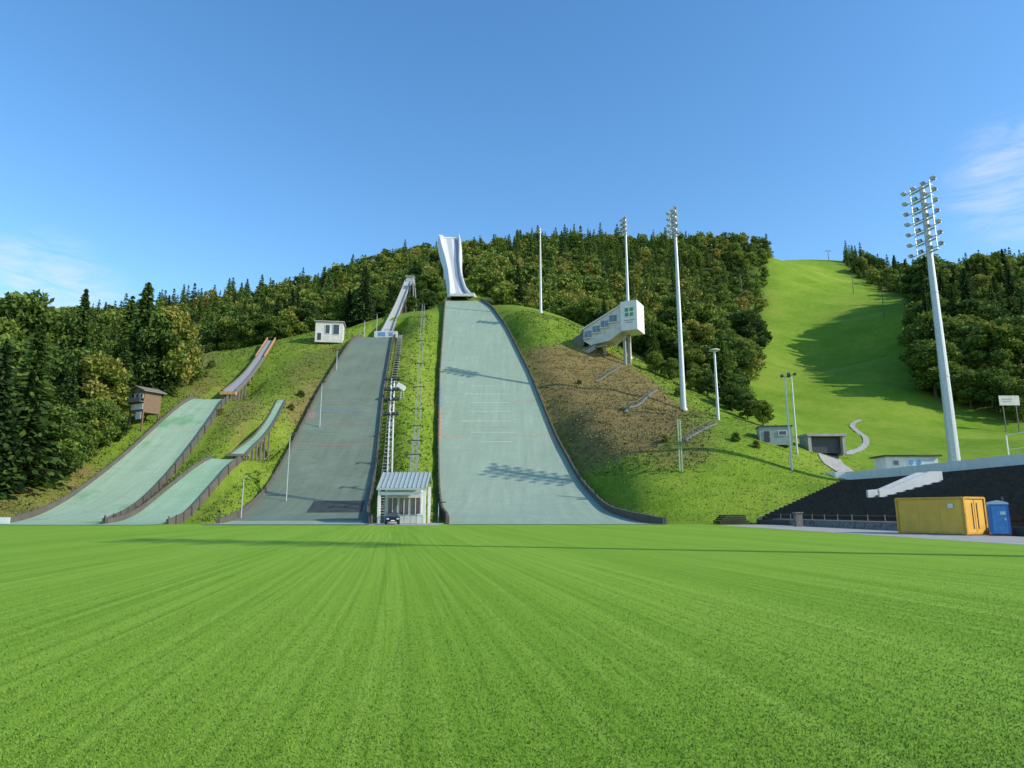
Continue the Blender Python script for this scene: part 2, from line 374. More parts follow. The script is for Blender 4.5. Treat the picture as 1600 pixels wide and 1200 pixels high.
for _ in range(6):
    c3[1:-1,1:-1]=(c3[1:-1,1:-1]*2+c3[:-2,1:-1]+c3[2:,1:-1]+c3[1:-1,:-2]+c3[1:-1,2:])/6
ca=gm.color_attributes.new('zone','FLOAT_COLOR','POINT'); ca.data.foreach_set('color',c3.ravel())
struct('ground',gm)
fx=np.linspace(-84,25,30); fy=np.linspace(-60,91,40); q1,q2=np.meshgrid(fx,fy)
struct('grass_field',npmesh('grass_field',np.c_[q1.ravel(),q2.ravel(),np.full(1200,.012)],gridf(40,30),M_FIELD))
mb=MB(); mb.add([(25,-60,.02),(33.3,-60,.02),(33.3,89,.02),(25,84,.02)],[(0,1,2,3)]); struct('pavement',mb.mesh('pavement',M_CONC))
mb=MB(); mb.add([(-19,84.5,.02),(-9,84.5,.02),(-9,95,.12),(-19,95,.12)],[(0,1,2,3)]); struct('forecourt_path',mb.mesh('forecourt_path',M_CONC))
N=260000
Yb=1/(1/3.4+rng.random(N)*(1/20-1/3.4)); Xb=(rng.random(N)*2-1)*(Yb*.9+.8)
hh=(.008+.010*rng.random(N))*(1-.5*sstep(8,20,Yb)); ww=.0022*(1+Yb/5); an=rng.random(N)*6.283; lx=rng.normal(0,.008,N); ly=rng.normal(0,.008,N)
V=np.zeros((N,3,3)); V[:,0]=np.c_[Xb-np.cos(an)*ww,Yb-np.sin(an)*ww,np.full(N,.012)]; V[:,1]=np.c_[Xb+np.cos(an)*ww,Yb+np.sin(an)*ww,np.full(N,.012)]; V[:,2]=np.c_[Xb+lx,Yb+ly,.012+hh]
gb=bpy.data.objects.new('grass_blades',npmesh('grass_blades',V.reshape(-1,3),np.arange(3*N).reshape(-1,3),M_BLADE)); COL.objects.link(gb); gb['kind']='stuff'; gb['label']='short mown green grass blades of the playing field'; gb['category']='grass'
# meadow tufts on the slopes
N=80000
T2=np.c_[rng.uniform(-112,66,N),92+rng.random(N)**1.2*125]; tz=H(T2[:,0],T2[:,1]); V3=np.c_[T2,tz]
dr,d2_,fo_m,lu_=zones(V3); ok=tz>.25
for h in HILLS.values():
    m_=(hR(h,T2[:,1])+hL(h,T2[:,1]))/2; hw=(hR(h,T2[:,1])-hL(h,T2[:,1]))/2; ok&=~((np.abs(T2[:,0]-m_)<hw+1.3)&(T2[:,1]<h['y1']+2))
ok&=~((T2[:,0]>32)&(T2[:,1]<90+(T2[:,0]-33)*1.04))
V3=V3[ok]; dr=dr[ok]; d2_=d2_[ok]; lu_=lu_[ok]; N=len(V3)
hh=rng.uniform(.08,.24,N)*(1-.5*lu_)
Q=np.zeros((N,3,3,3)); tn=np.where(dr,.66,np.where(d2_,.42,.22))+rng.normal(0,.08,N)
for k in range(3):
    an=rng.random(N)*3.14; w_=hh*.8; ox=rng.normal(0,.2,N); oy=rng.normal(0,.2,N)
    Q[:,k,0]=V3+np.c_[ox-np.cos(an)*w_,oy-np.sin(an)*w_,-.08+0*an]; Q[:,k,1]=V3+np.c_[ox+np.cos(an)*w_,oy+np.sin(an)*w_,-.08+0*an]; Q[:,k,2]=V3+np.c_[ox+rng.normal(0,.12,N),oy+rng.normal(0,.12,N),hh]
tb=bpy.data.objects.new('meadow_tufts',npmesh('meadow_tufts',Q.reshape(-1,3),np.arange(9*N).reshape(-1,3),tuft_mat(),np.repeat(tn,9))); COL.objects.link(tb); tb['kind']='stuff'; tb['label']='rough meadow grass tufts growing on the slopes'; tb['category']='grass'
# ------------------------------------------------------------------ paths
def draped(name,pix,width,mat,lift=.08):
    P=[Vector(ground(*p)) for p in pix]; out=[]
    for i in range(len(P)-1):
        for k in range(6): out.append(P[i].lerp(P[i+1],k/6))
    out.append(P[-1])
    for _ in range(3): out=[out[0]]+[(out[i-1]+out[i]*2+out[i+1])/4 for i in range(1,len(out)-1)]+[out[-1]]
    vs=[]
    for i,p in enumerate(out):
        d=(out[min(i+1,len(out)-1)]-out[max(i-1,0)]); d.z=0; d.normalize(); nrm=Vector((-d.y,d.x,0)); w=width(i/len(out)) if callable(width) else width
        for s_ in(-1,-.33,.33,1):
            q=p+nrm*w/2*s_; vs.append((q.x,q.y,Hs(q.x,q.y)+lift))
    fs=[(4*i+j,4*i+j+1,4*i+j+5,4*i+j+4) for i in range(len(out)-1) for j in range(3)]
    struct(name,MB().add(vs,fs).mesh(name,mat))
draped('access_road',[(1345,744),(1318,737),(1300,722),(1293,708)],lambda t:5.5-2*t,M_CONC,.15)
draped('gravel_path',[(1312,712),(1335,706),(1352,697),(1354,684),(1338,674),(1330,664),(1345,657)],1.4,M_CONC,.15)
# ------------------------------------------------------------------ ski jumps
INFO={'large':('large ski jump landing slope covered in pale green matting','ski jump'),
'medium':('normal hill ski jump slope with dark grey-green matting','ski jump'),
'small':('small training ski jump slope with green matting','ski jump'),
'tiny':('smallest children training ski jump with green matting','ski jump')}
def surf_mesh(h,mat,name):
    yy=np.arange(h['y0'],h['y1']+.1,1.0); nu=13; V=[]
    l=hL(h,yy); r=hR(h,yy); z=hp(h,yy)+.06
    for i in range(len(yy)):
        for j in range(nu):
            u=j/(nu-1); V.append((l[i]+(r[i]-l[i])*u,yy[i],z[i]+.14*(2*u-1)**2*min(1,max(0,(yy[i]-95)/20))))
    return npmesh(name,np.array(V),gridf(len(yy),nu),mat,smooth=True)
def board_mesh(h,side,name,ya,hgt,th=.25):
    yy=np.arange(ya,h['y1']+.1,1.0); e=(hL if side<0 else hR)(h,yy); z=hp(h,yy); vs=[]
    for i in range(len(yy)):
        x=e[i]; k=hgt*min(1,.75+(yy[i]-ya)/20)
        vs+=[(x,yy[i],z[i]-.1),(x,yy[i],z[i]+k),(x+side*th,yy[i],z[i]+k+.02),(x+side*(th+.15),yy[i],z[i]-1.6)]
    fs=[(4*i+j,4*i+j+1,4*i+j+5,4*i+j+4) for i in range(len(yy)-1) for j in range(3)]
    m=len(yy)-1; fs+=[(0,1,2,3),(4*m,4*m+1,4*m+2,4*m+3)]
    mbb=MB().add(vs,fs)
    for i in range(0,len(yy)-1,3):
        mbb.beam((e[i]+side*(th+.25),yy[i],z[i]-1.5),(e[i]+side*(th+.1),yy[i],z[i]+hgt+.18),.16)
    return mbb.mesh(name,M_PLANK)
def lines(jump,h,rows,mat,name='distance_line',label=None):
    for (y,u0,u1,t) in rows:
        n_=8; vs=[]; m_=max(1,int(t/1.0))
        for q in range(m_+1):
            yy_=y+t*q/m_; l,r=float(hL(h,yy_)),float(hR(h,yy_))
            for k in range(n_+1):
                u=u0+(u1-u0)*k/n_
                vs.append((l+(r-l)*u,yy_,float(hp(h,yy_))+.09+.14*(2*u-1)**2*min(1,max(0,(yy_-95)/20))))
        fs=[(q*(n_+1)+k,q*(n_+1)+k+1,(q+1)*(n_+1)+k+1,(q+1)*(n_+1)+k) for q in range(m_) for k in range(n_)]
        part(jump,name,MB().add(vs,fs).mesh(name,mat),label=label)
JUMP={}
for k,h in HILLS.items():
    o=thing('ski_jump',INFO[k][0],INFO[k][1],(0,0,0)); JUMP[k]=o
    part(o,'landing_slope',surf_mesh(h,MM[k],'landing_slope'))
    hg={'large':1.15,'medium':1.0,'small':.95,'tiny':.8}[k]
    part(o,'side_board',board_mesh(h,-1,'side_board',91 if k!='large' else 93,hg))
    part(o,'side_board',board_mesh(h,1,'side_board',89 if k=='large' else 91,hg))
h_=HILLS['large']
lines(JUMP['large'],h_,[(145.5,.35,.62,.22),(149.5,.28,.68,.22),(154,.2,.66,.22),(158,.3,.7,.22),(162,.3,.7,.22),(166,.25,.7,.22),(170,.35,.6,.2)],L_PALE)
lines(JUMP['large'],h_,[(147.5,.0,.22,.3),(151.5,.3,.6,.22),(148.3,.62,.98,.25),(157,.0,.09,.3),(163,.75,.97,.22)],L_RED,label='faded red distance line on the matting')
lines(JUMP['large'],h_,[(160,.0,.022,9)],L_BLUE,label='faded blue edge mark on the matting')
lines(JUMP['large'],h_,[(146,.002,.022,13),(142,.982,.998,16)],L_RED,'edge_stripe')
hM=HILLS['medium']
lines(JUMP['medium'],hM,[(146,.1,.7,.35),(139,.05,.3,.3)],L_BLUEM,label='faded blue distance line on the matting')
lines(JUMP['medium'],hM,[(134,.05,.95,.3),(141,.3,.8,.22),(150,.1,.6,.22),(143,.0,.09,2.5)],L_REDM,label='faded red distance line on the matting')
lines(JUMP['medium'],hM,[(84.6,.0,.97,11.5)],MM['large'],'outrun_mat')
lines(JUMP['medium'],hM,[(105,.5,.96,7)],M_DPATCH,'dark_patch')  # darker rectangle laid over the right half of the slope foot
M_TRK=simple('grey_track',(.3,.31,.31),.6)
M_TRK2=simple('pale_track',(.42,.42,.39),.6)
M_TRKW=simple('white_track',(.46,.47,.46),.6)
def inrun(par,st,wall,mfloor,mwall,sup=8,supw=.35,depth=.7,msup=M_GWOOD):
    st=[(Vector(p),w) for p,w in st]
    A_=[]
    for i in range(len(st)-1):
        for k in range(5): A_.append((st[i][0].lerp(st[i+1][0],k/5),st[i][1]+(st[i+1][1]-st[i][1])*k/5))
    A_.append(st[-1])
    for _ in range(3): A_=[A_[0]]+[((A_[i-1][0]+A_[i][0]*2+A_[i+1][0])/4,(A_[i-1][1]+2*A_[i][1]+A_[i+1][1])/4) for i in range(1,len(A_)-1)]+[A_[-1]]
    fl=[];wl=[[],[]]
    for p,w in A_:
        fl+=[(p.x-w/2,p.y,p.z),(p.x+w/2,p.y,p.z),(p.x+w/2,p.y,p.z-depth),(p.x-w/2,p.y,p.z-depth)]
        for k,s_ in enumerate((-1,1)):
            x=p.x+s_*w/2; wl[k]+=[(x,p.y,p.z-depth),(x,p.y,p.z+wall),(x+s_*.18,p.y,p.z+wall),(x+s_*.18,p.y,p.z-depth)]
    m=len(A_)-1
    fs=[(4*i+j,4*i+(j+1)%4,4*i+4+(j+1)%4,4*i+4+j) for i in range(m) for j in range(4)]+[(0,1,2,3),(4*m,4*m+3,4*m+2,4*m+1)]
    part(par,'inrun_track',MB().add(fl,fs).mesh('t',mfloor))
    for k in(0,1): part(par,'inrun_wall',MB().add(wl[k],fs).mesh('w',mwall))
    for i in range(1,len(A_),max(1,len(A_)//sup)):
        p,w=A_[i]
        for s_ in(-1,1):
            x=p.x+s_*w*.42; g=Hs(x,p.y)
            if g<p.z-depth: part(par,'inrun_support',MB().beam((x,p.y,g-.3),(x,p.y,p.z-depth+.02),supw).mesh('s',msup))
def ong(px,py,Y,dz=.5):
    a,_=ray(px,py); return (a*Y,Y,max(topz(py,Y),Hs(a*Y,Y)+dz))
inrun(JUMP['small'],[(ong(358,612,146),2.6),(ong(372,600,153),2.2),(ong(388,584,163),1.9),(ong(402,565,172),1.8),(ong(424,532,192),1.8)],.45,M_TRK,M_GWOOD)
inrun(JUMP['tiny'],[(ong(372,710,117.5,.25),2.6),(ong(388,696,121.5,.25),1.9),(ong(405,682,127,.25),1.7),(ong(423,658,135,.25),1.6),(ong(440,626,146,.25),1.7)],.35,MM['tiny'],M_PLANK,depth=.35,supw=.25)
b=MB(); p=Vector(ong(357,613,145.6)); b.box(p+Vector((0,0,-.2)),(3.4,1.0,.7)); part(JUMP['small'],'take_off_table',b.mesh('take_off_table',M_ORANGE))
b=MB(); p=ong(371,711,117,.2); b.box(p,(4.0,.8,.4)); part(JUMP['tiny'],'take_off_table',b.mesh('take_off_table',M_GWOOD))
for s_ in(-1,1):
    part(JUMP['small'],'orange_rail',MB().beam(Vector(ong(406,560,175))+Vector((s_*1.15,0,.45)),Vector(ong(424,532,192))+Vector((s_*1.15,0,.6)),.16,.8).mesh('orange_rail',M_ORANGE))
inrun(JUMP['medium'],[(sv(601,527,203),3.4),(sv(610,506,214),2.7),(sv(622,480,230),2.3),(sv(631,457,247),2.2),(sv(638,440,262),2.5)],.8,M_TRK2,M_TRK,sup=9,msup=M_GWOOD)
p=Vector(sv(603,523,202)); part(JUMP['medium'],'take_off_table',MB().box(p,(7,1.2,2.0)).mesh('take_off_table',M_OFFW))
for dx,w_,h2 in((-1.2,2.2,1.2),(1.6,1.2,1.0)): part(JUMP['medium'],'sponsor_panel',MB().box(p+Vector((dx,-.63,.05)),(w_,.05,h2)).mesh('sponsor_panel',M_SKYB))
b=MB(); p=Vector(sv(640,440,263)); b.box(p+Vector((0,1,.8)),(3.0,2.2,2.4)); b.box(p+Vector((0,1,2.2)),(3.8,3.0,.3))
b.beam(p+Vector((2.4,0,-14)),p+Vector((1.2,0,2)),.4); b.beam(p+Vector((3.4,0,-14)),p+Vector((1.9,0,1)),.35)
part(JUMP['medium'],'start_hut',b.mesh('start_hut',M_TRK2))
# ------------------------------------------------------------------ large inrun tower
T=thing('ski_jump_tower','tall white curved inrun tower above the large jump','tower',(0,0,0))
def ax(y): return 4.8-.152*(y-93)
zz=lambda y: float(np.interp(y,[252,262,275,300,325,345,352],[84.5,87.5,93.5,109.5,128.5,144.5,149.5]))
wd=lambda y: float(np.interp(y,[252,262,280,300,318,335,350],[8.6,7.6,5.8,5.2,6.4,9.0,10.4]))
wh=lambda y: float(np.interp(y,[252,270,300,330,352],[1.2,2.6,3.8,4.4,4.4]))
Yt=np.arange(252,352.5,2.5)
for s_ in(-1,1):
    vs=[]
    for y in Yt:
        x=ax(y)+s_*wd(y)/2; z=zz(y); k=wh(y)
        vs+=[(x,y,z-k*.8),(x,y,z+k*.6),(x+s_*.45,y,z+k*.6),(x+s_*1.5,y,z-k*.8)]
    m=len(Yt)-1
    fs=[(4*i+j,4*i+(j+1)%4,4*i+4+(j+1)%4,4*i+4+j) for i in range(m) for j in range(4)]+[(0,1,2,3),(4*m,4*m+3,4*m+2,4*m+1)]
    part(T,'side_cladding',MB().add(vs,fs).mesh('side_cladding',M_WHITE))
def strip(u0,u1,dz,mat,name):
    vs=[]
    for y in Yt:
        w=wd(y); vs+=[(ax(y)+w*(u0-.5),y,zz(y)+dz),(ax(y)+w*(u1-.5),y,zz(y)+dz)]
    part(T,name,MB().add(vs,[(2*i,2*i+1,2*i+3,2*i+2) for i in range(len(Yt)-1)]).mesh(name,mat))
strip(.0,1,0,M_WHITE,'deck'); strip(.36,.6,.06,M_TRKW,'inrun_track'); strip(.78,.94,.06,M_TRK,'stairway')
strip(.0,1,-2.2,M_WHITE,'underside')
for i,y in enumerate(Yt[1:-1:2]):
    for s_ in(-1,1):
        x=ax(y)+s_*(wd(y)/2+.02); part(T,'cladding_rib',MB().beam((x+s_*1.0,y,zz(y)-wh(y)*.8),(x+s_*.35,y,zz(y)+wh(y)*.6),.14).mesh('cladding_rib',M_STEEL))
b=MB(); x=ax(354)
b.box((x,355,150.2),(11.2,6,1.0)); b.box((x-4.4,354,148.5),(2.6,6,6)); b.box((x+4.7,354,147.5),(1.6,6,4.5)); b.box((x,357.5,147),(9,2,6)); part(T,'start_house',b.mesh('start_house',M_WHITE))
b=MB(); b.box((x+.4,356.2,147.6),(7.2,.5,2.6)); part(T,'window',b.mesh('window',M_GLASS))
for yy_,xo in((338,3),(338,-3),(300,2.4),(300,-2.4),(275,2.5),(275,-2.5)):
    xx=ax(yy_)+xo; part(T,'support_column',MB().beam((xx,yy_+2,Hs(xx,yy_)-1),(xx,yy_,zz(yy_)-2.2),1.1).mesh('support_column',M_CONC))
b=MB(); xb=ax(252); b.box((xb,251.5,84.2),(9.5,1.0,1.0)); part(T,'take_off_table',b.mesh('take_off_table',M_OFFW))
# ------------------------------------------------------------------ floodlight masts
b=MB(); b.extr([(-.16,-.16),(.2,-.28),(.2,.28),(-.16,.16)],'x',-.36,.36); b.cur=1; b.box((0,.215,0),(.62,.02,.48)); b.cur=0; b.box((0,-.26,0),(.3,.2,.2))
b.beam((-.4,0,-.3),(-.4,0,.1),.06); b.beam((.4,0,-.3),(.4,0,.1),.06)
LAMPM=b.mesh('floodlight',simple('grey_lamp_housing',(.16,.17,.18),.5,.3),M_LENS)
def mast(loc,h,rz,label,rows=7,per=4,wid=4.6,hid=11,r=.62,group='floodlight masts around the stadium',ls=1.0):
    o=thing('floodlight_mast',label,'floodlight',loc,rz,group=group)
    b=MB(); b.cyl((0,0,-1),(0,0,h),r,r*.42,14); b.cyl((0,0,-.6),(0,0,.35),r*1.35,r*1.3,14)
    for z in(h*.3,h*.6): b.cyl((0,0,z),(0,0,z+.2),r*(1-.58*z/h)+.05,None,14)
    part(o,'pole',b.mesh('pole',M_STEEL,smooth=False))
    b=MB()
    for s_ in(-1,1): b.beam((s_*wid*.3,.45,h-hid),(s_*wid*.3,.45,h+.2),.12)
    for i in range(rows):
        z=h-hid+.4+i*(hid-.6)/(rows-1); w=wid
        b.beam((-w/2,.5,z),(w/2,.5,z),.12); b.beam((0,0,z-.6),(0,.5,z),.1)
        b.box((0,.2,z-.3),(w*.6,.6,.05))
        if i: b.beam((-w*.3,.45,z-(hid-.6)/(rows-1)),(w*.3,.45,z),.06)
    rk=part(o,'lamp_rack',b.mesh('lamp_rack',M_STEEL))
    for i in range(rows):
        z=h-hid+.4+i*(hid-.6)/(rows-1); w=wid
        for k in range(per):
            q=part(rk,'floodlight',LAMPM,(-w/2+.3+k*(w-.6)/(per-1),.75,z+.28),(-.55,0,random.uniform(-.3,.3))); q.scale=(ls,ls,ls)
g=gat(1492,722,107); mast(g,topz(292,107)-g[2],math.radians(105),'tall galvanised floodlight mast behind the white stand wall',7,4,6.6,12,.85,ls=1.05)
g=gat(1068,634,158); mast(g,topz(330,158)-g[2],math.radians(108),'tall galvanised floodlight mast on the grassy mound',5,3,4.2,7.0,.68,ls=1.2)
g=gat(984,560,197); mast(g,topz(343,197)-g[2],math.radians(112),'tall galvanised floodlight mast behind the judges tower',4,3,3.0,5.0,.6,ls=1.2)
g=gat(845,492,218); mast(g,topz(358,218)-g[2],math.radians(120),'slim floodlight mast beside the large jump slope',2,3,2.0,1.6,.5,ls=1.0)
g=(78,4,Hs(78,4)); mast(g,54,math.radians(100),'tall galvanised floodlight mast at the near end of the stand',6,4,6.0,10,.7)
def postlamp(g,h,label,kind='arm',r=.12):
    o=thing('street_lamp',label,'lamp post',g)
    b=MB(); b.cyl((0,0,-.4),(0,0,h),r,r*.6,8); part(o,'pole',b.mesh('pole',M_STEEL))
    b=MB()
    if kind=='disc': b.cyl((0,0,h),(0,0,h+.25),1.25,1.0,16); b.cyl((0,0,h-.5),(0,0,h),.25,.5,10)
    elif kind=='double':
        b.beam((-.6,0,h-.1),(.6,0,h-.1),.1)
        for s_ in(-.6,.6): b.box((s_,-.25,h+.05),(.4,.5,.35),Matrix.Rotation(-.5,3,'X'))
    else: b.beam((0,0,h),(.5,-.3,h+.1),.07); b.box((.7,-.42,h+.12),(.7,.32,.14),Matrix.Rotation(-.5,3,'Z'))
    part(o,'lamp_head',b.mesh('lamp_head',M_DARK if kind!='disc' else M_OFFW))
for (pxx,Y,pb,pt,kd,r,lb) in [(1122,140,650,548,'disc',.35,'round-headed lamp post on the mound path'),(1237,115,730,588,'double',.2,'slim steel lamp post at the stadium edge'),(1245,124,700,585,'double',.2,'slim steel lamp post beside the small shed'),
  (451,112,720,678,'arm',.09,'small lamp post beside the medium jump slope'),(378,100,790,742,'arm',.09,'small lamp post beside the small jump slopes'),(525,165,590,548,'arm',.1,'small lamp post beside the medium jump slope'),(501,140,640,598,'arm',.1,'small lamp post beside the medium jump slope'),(588,196,530,490,'arm',.1,'small lamp post on the hill crest'),(685,98,800,786,'arm',.07,'small lamp post beside the large jump slope'),(569,198,530,500,'arm',.1,'small lamp post on the hill crest')]:
    g=gat(pxx,pb,Y); postlamp(g,max(2.5,topz(pt,Y)-g[2]),lb,kd,r)
g=gat(609,735,108); hh_=topz(592,108)-g[2]
o=thing('lamp_mast','dark lattice lamp mast beside the medium jump','lamp mast',g)
b=MB()
for a_ in(-.4,.4):
    for c_ in(-.4,.4): b.beam((a_,c_,-.5),(a_*.6,c_*.6,hh_),.1)
for i in range(int(hh_)):
    k=.4-.16*i/hh_; b.beam((-k,-k,i),(k,-k,i+1),.06); b.beam((k,-k,i),(k,k,i+1),.06); b.beam((-k,k,i),(-k,-k,i+1),.06)
part(o,'lattice_pole',b.mesh('lattice_pole',M_STEEL))
b=MB()
for z in(hh_-.3,hh_-2,hh_-3.6,hh_-6):
    b.beam((-1.1,-.4,z),(1.1,-.4,z),.1)
    for s_ in(-1,-.4,.4,1): b.box((s_,-.6,z+.2),(.45,.4,.4),Matrix.Rotation(-.4,3,'X'))
part(o,'lamp_rack',b.mesh('lamp_rack',M_DARK))
# ------------------------------------------------------------------ lift pylons
for i,(pxx,Y) in enumerate([(646,104),(648,114),(650,124),(651,134),(652,146),(653,158),(654,172),(655,188),(656,205)]):
    g=gat(pxx,700,Y); hpy=7.0
    o=thing('lift_pylon','slim steel lift pylon between the two big slopes','lift pylon',g,group='lift pylons climbing the hillside')
    b=MB()
    for s_ in(-.45,.45): b.beam((s_,0,-.5),(s_*.8,0,hpy),.12)
    for k in range(1,7): b.beam((-.45,0,k),(.45,0,k),.08)
    part(o,'pylon_frame',b.mesh('pylon_frame',M_TRK))
    b=MB(); b.beam((-1.2,0,hpy),(1.2,0,hpy),.16); b.box((-1.1,0,hpy-.2),(.2,1.0,.25)); b.box((1.1,0,hpy-.2),(.2,1.0,.25)); part(o,'cross_arm',b.mesh('cross_arm',M_DARK))
o=thing('hill_staircase','long metal staircase climbing beside the medium jump','staircase',(0,0,0))
b=MB(); r_=MB()
for i,y in enumerate(np.arange(96,200,1.4)):
    x=float(hR(hM,y))+2.2; z=Hs(x,y)+.35; b.box((x,y,z),(1.1,1.41,.18))
    if i%3==0:
        for s_ in(-.65,.65): r_.beam((x+s_,y,z-.6),(x+s_,y,z+1.1),.06)
        if i>=3:
            for s_ in(-.65,.65): r_.beam((xo_+s_,yo_,zo_+1.1),(x+s_,y,z+1.1),.06)
        xo_,yo_,zo_=x,y,z
part(o,'steps',b.mesh('steps',M_TRK)); part(o,'handrail',r_.mesh('handrail',M_GWOOD))
g=gat(627,600,150); o=thing('equipment_box','small white equipment box on the grassy strip','box',(g[0],g[1],g[2]+2.2))
b=MB(); b.box((0,0,.6),(1.6,2.6,1.1),Matrix.Rotation(.5,3,'Y')); part(o,'body',b.mesh('b',M_WHITE)); b=MB(); b.beam((0,0,-2.6),(0,0,.2),.2); b.beam((.6,.5,-2.6),(.5,.5,.2),.12); part(o,'stand',b.mesh('b',M_STEEL))
# ------------------------------------------------------------------ judges tower
g=gat(943,560,190); JR=math.radians(-28); JS=.88
zb=topz(545,190)
J=thing('judges_tower','angular white judges tower stepping up on concrete columns','building',(g[0],g[1],zb*(1-JS)),JR,scale=JS)
b=MB(); b.extr([(-5.4,zb+6.2),(7.6,zb+12.5),(7.6,zb+4.2),(3.5,zb+1.6),(-3,zb+.8),(-5.4,zb+2.4)],'y',-3.6,3.6); part(J,'body',b.mesh('body',M_OFFW))
M_SHD=simple('dark_cladding',(.13,.115,.1),.7)
b=MB(); b.extr([(-9.6,zb+2.2),(-9.6,zb+3.6),(-7.4,zb+4.8),(-5.45,zb+5.9),(-5.45,zb+1.2),(-7.5,zb+.3)],'y',-3.2,3.2); part(J,'lower_wing',b.mesh('lower_wing',M_SHD))
b=MB(); b.extr([(-6.2,zb+6.0),(7.55,zb+12.5),(7.55,zb+12.85),(-6.2,zb+6.4)],'y',-4.0,4.0); part(J,'roof',b.mesh('roof',M_WHITE))
for i in range(4):
    x=-3.8+i*2.9; z=zb+4.5+i*1.38
    w=part(J,'window',MB().box((x,-3.63,z),(2.5,.12,2.2)).mesh('window',M_GLASS2))
    b=MB(); b.box((x,-3.71,z),(.09,.08,2.2)); b.box((x,-3.71,z-1.15),(2.7,.1,.12)); b.box((x,-3.71,z+1.15),(2.7,.1,.12)); part(w,'frame',b.mesh('frame',M_OFFW))
    part(J,'sill_ledge',MB().box((x,-4.0,z-1.35),(3.0,.8,.22)).mesh('sill_ledge',M_WHITE))
part(J,'end_block',MB().box((10.3,-.2,zb+8.9),(5.4,7.6,9.6)).mesh('end_block',M_WHITE))
for (ax_,az_) in((-.8,.8),(.8,.8),(-.8,-.8),(.8,-.8)):
    part(J,'emblem',MB().extr([(10.4+ax_-.65,zb+10+az_-.5),(10.4+ax_+.45,zb+10+az_-.65),(10.4+ax_+.65,zb+10+az_+.5),(10.4+ax_-.45,zb+10+az_+.65)],'y',-4.1,-4.01).mesh('emblem',M_GREEN2))
for z_,w_ in((7.3,3.4),(6.6,2.4)): part(J,'lettering_band',MB().box((10.4,-4.04,zb+z_),(w_,.06,.3)).mesh('lettering_band',M_TRK))
RJ=Matrix.Rotation(JR,3,'Z')
for (x,y,w_,zt) in((7.8,-1.5,.8,4.5),(8.2,2,.8,4.5),(.5,0,.8,1.6),(-4.5,0,1.0,2)):
    v=RJ@Vector((x,y,0)); gz=Hs(v.x+g[0],v.y+g[1])-3
    part(J,'column',MB().box((x,y,(gz-1+zb+zt)/2),(w_,w_,max(.5,zb+zt-gz+1))).mesh('column',M_CONC))
v=RJ@Vector((-3,-5,0)); gz=Hs(v.x+g[0],v.y+g[1])
b=MB(); b.beam((-9,-4.9,gz-1.8),(-1,-4.9,gz+1.8),.3,1.4); b.box((1,-4.9,gz+1.8),(4,1.6,.25)); part(J,'outside_stair',b.mesh('outside_stair',M_CONC))
b=MB()
for k in range(10): b.beam((-9+k*.9,-5.6,gz-1.7+k*.38),(-9+k*.9,-5.6,gz-.5+k*.38),.06)
b.beam((-9,-5.6,gz-.5),(-.9,-5.6,gz+2.9),.08); part(J,'railing',b.mesh('railing',M_STEEL))
def slope_stair(p1,p2,label,w=1.0,mat=M_CONC):
    a_=Vector(ground(*p1)); c_=Vector(ground(*p2)); o=thing('hillside_steps',label,'steps',(0,0,0),group='flights of steps on the mound')
    b=MB(); n_=max(6,int((c_-a_).length/.7)); r=MB(); pv=None
    for i in range(n_+1):
        q=a_.lerp(c_,i/n_); z=Hs(q.x,q.y); b.box((q.x,q.y,z+.12),(w*.8,w*.8,.25))
        if i%2==0:
            r.beam((q.x,q.y-w/2,z),(q.x,q.y-w/2,z+1.2),.09); t_=Vector((q.x,q.y-w/2,z+1.2))
            if pv is not None: r.beam(pv,t_,.09)
            pv=t_
    part(o,'steps',b.mesh('s',mat)); part(o,'handrail',r.mesh('r',M_GWOOD))
slope_stair((932,597),(970,574),'short flight of concrete steps on the dry mound')
slope_stair((978,645),(1025,611),'short flight of concrete steps on the dry mound')
slope_stair((1072,690),(1118,664),'short flight of concrete steps near the lamp post')
g=gat(1064,730,112); ht=topz(655,112)-g[2]
o=thing('camera_scaffold','pale green camera pylon with a railed platform','pylon',g)
b=MB(); b.beam((-.2,0,-.4),(-.2,0,ht),.2); b.beam((.2,0,-.4),(.2,0,ht),.2)
for k in range(int(ht)): b.beam((-.2,0,k),(.2,0,k+1),.06)
part(o,'post',b.mesh('post',M_LGREEN))
b=MB(); b.box((0,-.4,ht*.55),(4.2,.8,.08))
for k in range(6): b.beam((-2.1+k*.84,-.78,ht*.55),(-2.1+k*.84,-.78,ht*.55+1),.04)
b.beam((-2.1,-.78,ht*.55+1),(2.1,-.78,ht*.55+1),.04); part(o,'platform',b.mesh('platform',M_GWOOD))
